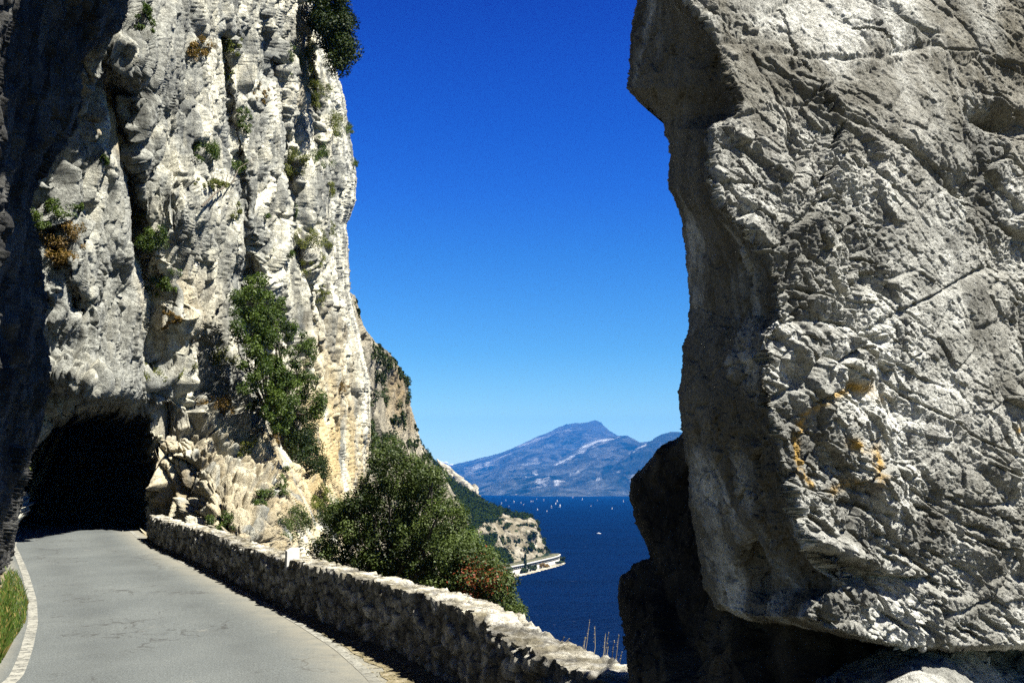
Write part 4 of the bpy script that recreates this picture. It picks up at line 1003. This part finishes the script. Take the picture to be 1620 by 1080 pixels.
# small plants rooted on the rock: (px, py, w, h, material, n leaves, name, label)
small = [
 (322, 245, 34, 36, 'leaf_green', 1300, 'rock_shrub', 'round green shrub on the bare white cliff above the branching dead stem'),
 (500, 245, 34, 60, 'leaf_green', 1800, 'rock_shrub', 'dark green shrub high on the cliff near its right edge'),
 (460, 262, 30, 44, 'leaf_yellow', 1300, 'rock_shrub', 'yellow green shrub just left of the dark shrub near the cliff edge'),
 (316, 78, 28, 34, 'leaf_brown', 900, 'rock_shrub', 'rusty brown tuft high up on the grey cliff face'),
 (360, 68, 20, 44, 'leaf_yellow', 900, 'grass_tuft', 'olive tuft in the crack right of the rusty brown tuft'),
 (225, 28, 32, 60, 'leaf_green', 1500, 'rock_shrub', 'drooping green shrub at the top left of the cliff'),
 (478, 98, 44, 120, 'leaf_yellow', 2600, 'rock_shrub', 'long yellowish shrub hanging below the dark bush at the cliff top'),
 (386, 195, 22, 44, 'leaf_green', 900, 'grass_tuft', 'green tuft in the long vertical crack of the upper cliff'),
 (330, 292, 40, 20, 'leaf_yellow', 900, 'rock_shrub', 'low pale shrub at the foot of the thin bare branch'),
 (376, 262, 30, 22, 'leaf_green', 700, 'rock_shrub', 'sparse green sprig at the end of the thin bare branch'),
 (143, 212, 16, 40, 'leaf_brown', 1100, 'grass_tuft', 'orange dry grass tuft on the upper left of the cliff'),
 (196, 268, 18, 30, 'leaf_brown', 800, 'grass_tuft', 'brown grass tuft below the pale vertical crack'),
 (85, 338, 36, 40, 'leaf_green', 1300, 'grass_tuft', 'green topped tuft on the ledge beside the dark overhang'),
 (102, 390, 48, 50, 'leaf_brown', 2000, 'grass_tuft', 'big dry grass clump hanging off the ledge beside the overhang'),
 (240, 382, 46, 44, 'leaf_green', 1400, 'rock_shrub', 'green shrub in the corner of the cliff above the tunnel'),
 (254, 458, 30, 28, 'leaf_green', 900, 'rock_shrub', 'small bright green shrub on the cliff above the tunnel, under the corner shrub'),
 (264, 494, 28, 14, 'leaf_brown', 600, 'grass_tuft', 'ochre grass tuft on the little ledge above the tunnel'),
 (272, 586, 62, 40, 'leaf_yellow', 2300, 'rock_shrub', 'wide yellow green shrub right above the tunnel mouth corner'),
 (352, 562, 36, 34, 'leaf_yellow', 1100, 'grass_tuft', 'tuft of yellow grass left of the cliff tree'),
 (345, 640, 62, 44, 'leaf_brown', 1600, 'rock_shrub', 'straggly rust coloured shrub between the tunnel and the cliff tree'),
 (350, 818, 50, 34, 'leaf_green', 1500, 'rock_shrub', 'small fresh green shrub at the foot of the rocks behind the wall'),
 (448, 762, 24, 40, 'leaf_green', 900, 'rock_shrub', 'thin green shrub between the broken blocks below the ivy'),
 (470, 830, 50, 56, 'leaf_olive', 2200, 'rock_shrub', 'olive scrub at the base of the cliff left of the evergreen tree'),
 (500, 790, 24, 44, 'leaf_yellow', 1200, 'rock_shrub', 'light olive scrub between the ivy and the evergreen tree'),
 (440, 400, 30, 20, 'leaf_green', 700, 'rock_shrub', 'small green sprig just above the cliff tree'),
 (486, 376, 52, 34, 'leaf_yellow', 1300, 'rock_shrub', 'spreading thin branched shrub on the right half of the cliff'),
 (488, 410, 30, 20, 'leaf_yellow', 600, 'grass_tuft', 'pale tuft below the spreading thin branched shrub'),
 (428, 342, 22, 14, 'leaf_green', 500, 'grass_tuft', 'tiny green tuft in the middle of the upper cliff'),
 (520, 200, 44, 44, 'leaf_yellow', 1100, 'rock_shrub', 'airy light green shrub close under the cliff top bush'),
 (550, 205, 18, 26, 'leaf_green', 600, 'rock_shrub', 'little shrub poking out of the cliff edge into the sky'),
 (560, 258, 18, 16, 'leaf_green', 500, 'rock_shrub', 'flat green shrub on the cliff edge above the dark notch'),
 (398, 700, 22, 30, 'leaf_yellow', 600, 'grass_tuft', 'yellow green tuft left of the groove below the cliff tree'),
 (436, 690, 20, 18, 'leaf_brown', 600, 'grass_tuft', 'brownish tuft at the foot of the cliff tree'),
 (505, 150, 26, 60, 'leaf_yellow', 1000, 'rock_shrub', 'thin yellow green growth along the crack under the cliff top bush'),
 (440, 88, 16, 40, 'leaf_green', 700, 'grass_tuft', 'narrow green tuft in the crack left of the long yellowish shrub'),
 (358, 118, 14, 30, 'leaf_yellow', 500, 'grass_tuft', 'small mossy tuft under the olive tuft in the upper crack'),
 (410, 150, 14, 34, 'leaf_brown', 500, 'grass_tuft', 'dry streak of grass right of the long vertical crack'),
 (372, 335, 14, 26, 'leaf_yellow', 450, 'grass_tuft', 'mossy streak halfway between the bare branch and the cliff tree'),
 (520, 300, 22, 30, 'leaf_yellow', 600, 'grass_tuft', 'pale green tuft near the right edge beside the dark notch'),
 (470, 335, 18, 22, 'leaf_green', 500, 'grass_tuft', 'small dark tuft left of the thin branched shrub'),
 (525, 360, 16, 34, 'leaf_yellow', 500, 'grass_tuft', 'faint green streak on the white pillar right of the thin branched shrub'),
 (505, 465, 20, 40, 'leaf_yellow', 600, 'grass_tuft', 'weedy streak on the pale pillar to the right of the cliff tree top'),
 (535, 610, 16, 30, 'leaf_brown', 450, 'grass_tuft', 'dry tuft on the ochre stained pillar right of the cliff tree'),
 (215, 345, 18, 26, 'leaf_yellow', 500, 'grass_tuft', 'olive tuft in the groove above the corner shrub'),
 (150, 250, 14, 24, 'leaf_green', 450, 'grass_tuft', 'green tuft just below the orange grass tuft'),
 (120, 330, 16, 16, 'leaf_green', 400, 'grass_tuft', 'tiny green tuft on the grey slab right of the ledge tufts'),
 (395, 640, 30, 30, 'leaf_dark', 900, 'rock_shrub', 'dark twiggy shrub at the lower left of the cliff tree'),
 (412, 790, 26, 24, 'leaf_green', 800, 'rock_shrub', 'green shrub among the broken blocks above the wall'),
 (40, 742, 12, 18, 'leaf_yellow', 600, 'grass_tuft', 'little moss tuft on the left jamb of the tunnel'),
]
for i, (px, py, w_, h_, mt, nl, nm_, lab) in enumerate(small):
    r = random.Random(100 + i); key = 'limestone_cliff' if nm_ != 'x' else nm_
    if px < 45: key = 'overhanging_crag'
    pr, nr = onsurf(key, px, py + h_ * 0.35); u_ = pr[1] / FPX
    C_ = []; R_ = []
    for k in range(30):
        a = r.gauss(0, 0.24) * w_; b = r.gauss(0, 0.24) * h_
        if (a / w_) ** 2 + (b / h_) ** 2 > 0.3: continue
        p, n_v = onsurf(key, px + a, py + b)
        if abs(p[1] - pr[1]) > 3: p = at(px + a, py + b, pr[1])
        C_.append(p + n_v * r.uniform(0.0, 0.30) * w_ * u_ + np.array([0, -0.15, 0])); R_.append(r.uniform(0.12, 0.28) * min(w_, h_) * u_)
    e = empty(nm_, tuple(pr))
    leafmesh('foliage', C_, R_, int(nl * 2.4), 0.033, M[mt], e, 400 + i, off=pr, squash=1.0)
    limbs('stem', pr - nr * 0.1, [tuple(c) for c in C_[:6]], 0.03, M['bark'], e, i, off=pr)
    tag(e, lab, 'shrub' if nm_ == 'rock_shrub' else 'tuft', 'plants growing on the cliff face')
# thin bare branch on the cliff
pts = [onsurf('limestone_cliff', *p)[0] + np.array([0.25, -0.35, 0]) for p in ((318, 330), (330, 308), (345, 300), (360, 292), (372, 270), (384, 256))]
b_ = MB(); b_.tube(pts, [0.05, 0.045, 0.035, 0.03, 0.02, 0.01], 5); b_.tube([pts[3], pts[3] + np.array([0.6, 0, 0.25])], [0.02, 0.008], 4); b_.tube([pts[2], pts[2] + np.array([0.1, 0, 0.7])], [0.02, 0.008], 4)
tag(b_.build('bare_branch', M['bark']), 'thin bare curved branch sticking out of the bright cliff face', 'branch')
# shrubs on the far crag
cs = [(566, 490, 12, 44, 'leaf_dark', 'dark shrub on the crag edge just behind the big cliff'), (596, 548, 34, 22, 'leaf_dark', 'dark scrub cap on the shoulder of the far crag'),
      (622, 578, 30, 18, 'leaf_dark', 'dark scrub along the crest of the cream crag'), (614, 562, 40, 12, 'leaf_dark', 'dark scrub fringe between the crag shoulder and its crest'), (636, 592, 16, 16, 'leaf_dark', 'last dark scrub at the right end of the crag crest'), (588, 560, 18, 40, 'leaf_dark', 'olive scrub in the gully left of the cream crag crest'),
      (592, 690, 22, 46, 'leaf_green', 'green shrub low on the crag behind the big cliff'), (625, 660, 16, 12, 'leaf_dark', 'single dark shrub on the middle of the cream crag'),
      (662, 676, 12, 10, 'leaf_dark', 'small shrub on the skyline near the foot of the cream crag'), (650, 700, 34, 14, 'leaf_dark', 'row of dark shrubs low on the cream crag above the evergreen tree'),
      (610, 600, 10, 30, 'leaf_dark', 'narrow shrub streak in the cream crag face'), (676, 720, 20, 18, 'leaf_dark', 'dark shrub where the crag meets the wooded ridge')]
for i, (px, py, w_, h_, mt, lab) in enumerate(cs):
    r = random.Random(700 + i); pr, nr = onsurf('shore_crag', px, py); C_ = []; R_ = []; u_ = pr[1] / FPX
    for k in range(26):
        a = max(-1, min(1, r.gauss(0, 0.45))) * 0.6 * w_; b = max(-1, min(1, r.gauss(0, 0.45))) * 0.6 * h_; p, n_v = onsurf('shore_crag', px + a, py + b)
        if not okat('shore_crag', px + a, py + b): continue
        C_.append(p + np.array([0, -0.2, 0.0])); R_.append(r.uniform(0.10, 0.24) * min(w_, h_) * u_)
    e = empty('crag_shrub', tuple(pr)); leafmesh('foliage', C_, R_, 1800, 0.0013 * pr[1], M[mt], e, 800 + i, off=pr)
    tag(e, lab, 'shrub', 'shrubs on the far crag')

# ------------------------------------------------------------------ road gallery course (needed by the woods)
gp = [at(786, 911, 50 * FPX / (915 - 771)), at(806, 907.5, 50 * FPX / (907.5 - 771)), at(832, 902, 50 * FPX / (902 - 771)), at(856, 896, 50 * FPX / (896 - 771)), at(874, 891.5, 50 * FPX / (891.5 - 771)), at(884, 888.5, 50 * FPX / (888.5 - 771)), at(886, 886.5, 50 * FPX / (886 - 771))]
gal2 = interp_path([(p[0], p[1]) for p in gp], 1.0)
gt = np.gradient(gal2, axis=0); gt /= np.linalg.norm(gt, axis=1, keepdims=True); gn = np.stack([-gt[:, 1], gt[:, 0]], -1)
if gn[0, 1] < 0: gn = -gn

xs, ys, P, full, N = SURF['shore_crag']
Xg, Yg = np.meshgrid(xs, ys); r = np.random.default_rng(15)
jj, ii = np.where(full & (Xg > 560) & (Yg > 560) & (Yg < 790) & (fbm(np.stack([Xg / 16, Yg / 22, 0 * Xg], -1), 4, 0.6, 61) > 0.12)); sel = r.choice(len(jj), 260)
sc3 = leafmesh('scrub', P[jj[sel], ii[sel]], 0.75 * r.uniform(0.4, 1.4, 260), 22000, 0.19, M['leaf_dark'], None, 902, upk=0.7); sc3['kind'] = 'stuff'
# woods on the promontory: one mass
xs, ys, P, full, N = SURF['hill']
Xg, Yg = np.meshgrid(xs, ys); rk = hill_rock(P, Xg, Yg)
jj, ii = np.where(full & (Xg > 660) & (Yg < 960) & (rk < 0.5)); r = np.random.default_rng(5)
sel = r.choice(len(jj), 5200); C_ = P[jj[sel], ii[sel]]; C_ = C_[np.min(np.hypot(C_[:, None, 0] - gal2[None, ::3, 0], C_[:, None, 1] - gal2[None, ::3, 1] - 2), axis=1) > 10]; C_ = C_ + np.array([0, 0, 0.8]); wgt = C_[:, 1]
leafw = leafmesh('forest', C_, 1.9 * r.uniform(0.6, 1.3, len(C_)), 230000, 0.62, M['leaf_wood'], None, 900, upk=0.7, hollow=0.6)
leafw['kind'] = 'stuff'
jj, ii = np.where(full & (Xg > 700) & (Yg < 900) & (rk > 0.5) & (fbm(np.stack([Xg / 9, Yg / 9, 0 * Xg], -1), 3, 0.5, 6) > 0.10)); sel = r.choice(len(jj), 170)
C_ = P[jj[sel], ii[sel]]
sc2 = leafmesh('scrub', C_, 1.6 * r.uniform(0.5, 1.3, len(C_)), 16000, 0.5, M['leaf_wood'], None, 901, upk=0.7); sc2['kind'] = 'stuff'

# ------------------------------------------------------------------ ROAD GALLERY at the water
ge = empty('avalanche_gallery', (float(gal2[30, 0]), float(gal2[30, 1]), LAKE))
tag(ge, 'long curved white road gallery with dark openings at the foot of the promontory', 'gallery')
def sweep(name, a, b, z0, z1, mat, i0=0, i1=None, par=ge):
    P = gal2[i0:i1]; n = gn[i0:i1]; A_ = P + n * a; B_ = P + n * b; m_ = len(P)
    V = np.concatenate([np.c_[A_, np.full(m_, z0)], np.c_[B_, np.full(m_, z0)], np.c_[B_, np.full(m_, z1)], np.c_[A_, np.full(m_, z1)]]) - np.array(ge.location)
    F = []
    for i in range(m_ - 1):
        for k in range(4):
            F.append([k * m_ + i, k * m_ + i + 1, ((k + 1) % 4) * m_ + i + 1, ((k + 1) % 4) * m_ + i])
    F += [[0, m_, 2 * m_, 3 * m_], [m_ - 1, 4 * m_ - 1, 3 * m_ - 1, 2 * m_ - 1]]
    return mesh_np(name, V, F, mat, par)
sweep('sea_wall', 0, 1.0, LAKE - 1, LAKE + 3.1, M['concrete'])
sweep('roof_slab', -0.5, 7.5, LAKE + 4.9, LAKE + 5.8, M['concrete'])
sweep('roof_soil', 0.3, 7.4, LAKE + 5.82, LAKE + 6.15, M['slope'])
sweep('back_wall', 6.4, 7.2, LAKE - 1, LAKE + 4.89, M['shade_concrete'])
sweep('road_deck', 1.01, 6.39, LAKE + 0.5, LAKE + 1.9, M['shade_concrete'])
for i in range(2, len(gal2) - 1, 3):
    c = gal2[i]; t = gt[i]; n = gn[i]; mb = MB()
    q8 = []
    for z in (LAKE + 3.1, LAKE + 4.9):
        for a, b in ((-.28, .05), (.28, .05), (.28, .9), (-.28, .9)):
            x = c + t * a + n * b; q8.append((x[0] - ge.location[0], x[1] - ge.location[1], z - ge.location[2]))
    mb.quadbox(q8); mb.build('pillar', M['concrete'], ge)
# shrubs in front of the gallery
for i, (x0, x1, y0, y1, lab) in enumerate([(825, 834, 899, 905, 'round grey green bush on the shore in front of the gallery'), (835, 849, 893, 902, 'larger green bush hiding the middle of the gallery'),
                                           (852, 868, 891, 897, 'low reddish brush at the water below the right half of the gallery'), (884, 893, 880, 890, 'green shrub on the tip of the promontory past the gallery end')]):
    r = random.Random(900 + i); C_ = []
    for k in range(16):
        x = r.uniform(x0, x1); y = r.uniform(y0 + 1, y1); j = np.argmin(np.abs(gal2[:, 0] / gal2[:, 1] * FPX + 810 - x)); Yd = gal2[j, 1] - 2.5
        C_.append(at(x, y, Yd))
    C_ = np.array(C_); C_[:, 2] = np.maximum(C_[:, 2], LAKE + 0.4); rt = C_[np.argmin(C_[:, 2])]
    e = empty('shore_bush', tuple(rt)); leafmesh('foliage', C_, np.full(16, 0.95), 1200, 0.45, M['leaf_brown'] if i == 2 else M['leaf_dark'], e, 950 + i, off=rt)
    tag(e, lab, 'bush', 'bushes along the gallery')
# cypress rising in front of the gallery
cb = at(831, 897, 598); C_ = [cb + np.array([0, 0, k * 1.05]) for k in range(10)]
e = empty('cypress', tuple(cb)); leafmesh('crown', C_, [0.9, 1.0, 1.0, .95, .9, .8, .7, .6, .45, .3], 1400, 0.35, M['leaf_dark'], e, 977, off=cb)
tk = MB(); tk.tube([(0, 0, -2), (0, 0, 3)], [0.25, 0.15], 6); tk.build('trunk', M['bark'], e)
tag(e, 'thin dark cypress standing in front of the gallery', 'tree')
# rocky shore apron
V = []; m_ = len(gal2)
ap = [(-3.4, LAKE - 0.6), (-2.6, LAKE + 0.25), (-1.2, LAKE + 0.5), (0.0, LAKE + 0.6)]
for i in range(m_):
    for a, z in ap:
        k = 1 + 0.5 * math.sin(i * 1.3) * math.sin(i * 0.37); c = gal2[i] + gn[i] * a * k; V.append((c[0], c[1], z))
idx = np.arange(len(V)).reshape(m_, 4); F = np.stack([idx[:-1, :-1], idx[1:, :-1], idx[1:, 1:], idx[:-1, 1:]], -1).reshape(-1, 4)
sa = mesh_np('shore', V, F, M['crag'], None, False, {'ochre': np.zeros(len(V)), 'lichen': np.zeros(len(V))}); sa['kind'] = 'structure'

# ------------------------------------------------------------------ BOATS
def lakept(px, py): return at(px, py, 50 * FPX / (py - 771) )
boats = [(793, 795, 1.0, 'leftmost tiny sail, closest to the wooded ridge'), (800, 790, .8, 'small double sail in the far left group, upper of the pair'), (805, 799, .5, 'faint low speck of a boat between ridge and left sails'),
         (813, 793, 1.5, 'brightest sail of the far left group'), (824, 794, .9, 'dim sail right of the brightest left sail'), (828, 797, 1.1, 'slim sail slightly below the left group'),
         (840, 792, .8, 'tiny sail under the far shore town, left one of a pair'), (843, 792, .8, 'tiny sail under the far shore town, right one of a pair'), (849, 788, .7, 'faint sail nearly touching the far shore'),
         (860, 790, 1.2, 'lone sail between the left group and the middle cluster'), (850, 805, 1.4, 'small sail in the nearer left water by itself'), (865, 807, .8, 'short sail lowest in the middle of the lake'),
         (872, 801, 1.9, 'bright sail at the left of the middle cluster'), (879, 796, 1.4, 'medium sail in the middle cluster, below the top one'), (881.5, 792, 1.4, 'topmost sail of the middle cluster'),
         (885.5, 800, 2.3, 'largest white sail, right end of the middle cluster'), (921, 789, 1.5, 'single sail under the pale scree on the right'), (906, 786, .7, 'faint sail against the far shore on the right'),
         (935, 799, .6, 'tiny speck of a sail in open water'), (945, 790, .6, 'dim blue grey sail far out on the right'), (968, 803, 1.2, 'greyish sail in open water near the dark rock'), (986, 792, 1.1, 'rightmost sail beside the dark rock')]
for i, (px, py, k, lab) in enumerate(boats):
    b0_ = lakept(px, py + 1.2); u_ = b0_[1] / FPX; h = (1.1 + 1.7 * k) * u_; L = h * 0.75
    e = empty('sailboat', (b0_[0], b0_[1], LAKE)); e.rotation_euler = (0, math.radians(random.Random(i).uniform(4, 12)), random.Random(i + 9).uniform(-0.6, 0.6))
    hb = MB(); sct = [(-L / 2, 0.5), (-L / 4, 1.0), (L / 4, 0.9), (L / 2, 0.05)]
    for x, wd in sct:
        for yy, zz in ((-wd * L * 0.14, L * 0.10), (-wd * L * 0.09, -0.1), (wd * L * 0.09, -0.1), (wd * L * 0.14, L * 0.10)): hb.v.append((x, yy, zz))
    for a in range(3):
        for q in range(4): hb.f.append([a * 4 + q, a * 4 + (q + 1) % 4, a * 4 + 4 + (q + 1) % 4, a * 4 + 4 + q])
    hb.f += [[0, 3, 2, 1], [12, 13, 14, 15]]
    hb.build('hull', M['hull'], e)
    mv = [(-L * .42, 0.02, L * .16), (L * .02, 0.02, L * .16), (L * .02, 0.02, h), (-L * .15, h * 0.06, h * .5), (-L * .42, -0.02, L * .16), (L * .02, -0.04, L * .16), (L * .02, -0.04, h), (-L * .15, h * 0.04, h * .5)]
    mesh_np('mainsail', mv, [[0, 1, 2, 3], [7, 6, 5, 4], [0, 3, 7, 4], [3, 2, 6, 7], [2, 1, 5, 6], [1, 0, 4, 5]], M['sail'], e)
    jv = [(L * .06, 0.02, L * .14), (L * .48, 0.02, L * .14), (L * .05, 0.02, h * .85), (L * .06, -0.04, L * .14), (L * .48, -0.04, L * .14), (L * .05, -0.04, h * .85)]
    mesh_np('jib', jv, [[0, 1, 2], [5, 4, 3], [0, 2, 5], [0, 5, 3], [2, 1, 4], [2, 4, 5], [1, 0, 3], [1, 3, 4]], M['sail'], e)
    tag(e, lab, 'sailboat', 'sailing boats out on the lake')
mbp = lakept(947, 842); e = empty('motorboat', (mbp[0], mbp[1], LAKE)); u_ = mbp[1] / FPX
hb = MB()
for x, wd in ((-2.2, 0.9), (-0.8, 1.0), (1.2, 0.8), (2.6, 0.05)):
    for yy, zz in ((-wd, 0.75), (-wd * .6, -0.1), (wd * .6, -0.1), (wd, 0.75)): hb.v.append((x, yy, zz))
for a in range(3):
    for q in range(4): hb.f.append([a * 4 + q, a * 4 + (q + 1) % 4, a * 4 + 4 + (q + 1) % 4, a * 4 + 4 + q])
hb.f += [[0, 3, 2, 1], [12, 13, 14, 15]]; hb.build('hull', M['hull'], e)
cb_ = MB(); cb_.box(-1.0, 0.8, -0.6, 0.6, 0.76, 1.35); cb_.build('cabin', M['sail'], e)
tag(e, 'small white motorboat alone in the open water right of the promontory', 'boat')

# ------------------------------------------------------------------ FAR SHORE TOWN
hm = MB(); rr = random.Random(3)
proto = None
for i in range(34):
    px = 812 + 62 * rr.random() ** 0.8 if i < 26 else rr.uniform(985, 1000); Yd = 6330 + rr.uniform(-30, 30)
    base = at(px, 782.6, Yd); s = rr.uniform(4, 9)
    h_ = bpy.data.objects.new('shore_house', None); COL.objects.link(h_); h_.location = (base[0], base[1], LAKE - 2); h_.scale = (s, s * 0.8, s * rr.uniform(0.7, 1.3))
    if proto is None:
        wb = MB(); wb.box(-1, 1, -1, 1, 0, 1); proto_w = wb.build('house_wall', M['house'], h_)
        rb = MB(); rb.v = [(-1.1, -1.1, 1), (1.1, -1.1, 1), (1.1, 1.1, 1), (-1.1, 1.1, 1), (-1.1, 0, 1.5), (1.1, 0, 1.5)]; 
        me = bpy.data.meshes.new('roof'); me.from_pydata(rb.v, [], [[0, 1, 5, 4], [2, 3, 4, 5], [0, 4, 3], [1, 2, 5], [3, 2, 1, 0]]); me.materials.append(M['roof'])
        proto_r = bpy.data.objects.new('roof', me); COL.objects.link(proto_r); proto_r.parent = h_; proto = h_
    else:
        for src in (proto_w, proto_r):
            c = src.copy(); COL.objects.link(c); c.parent = h_
    tag(h_, 'tiny pale house of the town along the far lake shore', 'house', 'houses of the far shore town')

# ------------------------------------------------------------------ GRASS
V = []; F = []; va = []; al = []
gpoly = [(-60, 960), (0, 940), (12, 905), (24, 900), (36, 925), (44, 955), (40, 985), (20, 1015), (0, 1050), (-60, 1090)]
rr = random.Random(8)
cnt = 0
while cnt < 9000:
    x = rr.uniform(-60, 46); y = rr.uniform(905, 1090)
    if not inpoly(np.array([x]), np.array([y]), gpoly)[0]: continue
    cnt += 1; p = ground(x, y); h = rr.uniform(0.04, 0.16) * (1.3 if x < 15 else 0.8); a = rr.random() * 6.3; ln = rr.uniform(0.1, 0.6) * h
    wv = rr.uniform(0.004, 0.008); dx, dy = math.cos(a), math.sin(a); b = len(V)
    V += [(p[0] - dy * wv, p[1] + dx * wv, p[2] - 0.01), (p[0] + dy * wv, p[1] - dx * wv, p[2] - 0.01), (p[0] + dx * ln * .4 + dy * wv * .7, p[1] + dy * ln * .4 - dx * wv * .7, p[2] + h * .6), (p[0] + dx * ln, p[1] + dy * ln, p[2] + h)]
    F.append([b, b + 1, b + 2, b + 3]); r1 = rr.random(); va += [r1] * 4; al += [1.0 if rr.random() < 0.16 else 0.0] * 4
g = mesh_np('grass', V, F, M['grass'], None, False, {'var': va, 'alt': al}); g['kind'] = 'stuff'
# dry stalks beyond the wall
def stalks(lst, Yd, label, seed):
    rr = random.Random(seed); base = at(lst[0][0], 1060, Yd); e = empty('dry_grass', tuple(base)); st = MB()
    tips = []
    for (x0, y0, x1, y1) in lst:
        a = at(x0, y0, Yd); b = at(x1, y1, Yd + rr.uniform(-.2, .2)); m = (a + b) / 2 + np.array([rr.uniform(-.02, .02), 0, 0.01])
        st.tube([a - base, m - base, b - base], [0.004, 0.003, 0.0015], 4)
        for k in range(9): tips.append(b * (1 - k * 0.045) + a * (k * 0.045))
    st.build('stalk', M['straw'], e, False, {'var': np.full(len(st.v), 0.6)})
    leafmesh('seed_head', tips, np.full(len(tips), 0.006), len(tips) * 3, 0.005, M['straw'], e, seed, off=base)
    tag(e, label, 'grass', 'dry grass beyond the wall'); return e
stalks([(920, 1060, 933, 980), (936, 1060, 941, 990), (915, 1050, 926, 1008)], 9.0, 'tallest dry grass stalks beyond the wall against the lake', 5)
stalks([(948, 1065, 958, 1002), (955, 1065, 963, 1000), (962, 1070, 972, 1012), (968, 1070, 979, 1004), (972, 1075, 984, 1030), (952, 1070, 978, 1036), (958, 1070, 962, 1022)], 8.4, 'dense dry grass beyond the wall next to the dark rock', 6)
stalks([(878, 1035, 893, 1007), (882, 1035, 900, 1010)], 9.4, 'short bent grass sprig behind the wall coping', 7)

# ------------------------------------------------------------------ small cloud on the horizon
cl = []; rr = random.Random(2)
for k in range(16):
    t = rr.random(); cl.append((at(678 + 40 * t, 737 - 5 * math.sin(t * 3.1) + rr.uniform(-1, 1), 40000), (60 + 60 * rr.random()) * (1.2 - 0.6 * t)))
import bmesh
bm = bmesh.new()
for c, r_ in cl:
    o_ = bmesh.ops.create_icosphere(bm, subdivisions=3, radius=r_)
    for v in o_['verts']: v.co = Vector((v.co.x * 1.5, v.co.y, v.co.z * 0.8)) + Vector(c)
me = bpy.data.meshes.new('cloud'); bm.to_mesh(me); bm.free(); me.materials.append(M['cloud'])
for p in me.polygons: p.use_smooth = True
co = bpy.data.objects.new('cloud', me); COL.objects.link(co); co['kind'] = 'structure'

# ------------------------------------------------------------------ HAZE
hb = MB(); hb.box(-9000, 9000, -300, 15500, LAKE - 1.0 - 2, 1050)
hz_ = hb.build('haze', None); hz_['kind'] = 'stuff'
hm_ = bpy.data.materials.new('haze'); hm_.use_nodes = True; t_ = hm_.node_tree; t_.nodes.clear()
vo = t_.nodes.new('ShaderNodeVolumePrincipled'); ou = t_.nodes.new('ShaderNodeOutputMaterial')
vo.inputs['Color'].default_value = (0.010, 0.175, 0.60, 1); vo.inputs['Density'].default_value = 5.6e-5; vo.inputs['Anisotropy'].default_value = 0.0
t_.links.new(vo.outputs[0], ou.inputs['Volume']); hz_.data.materials.append(hm_)
print('objects', len(bpy.data.objects))
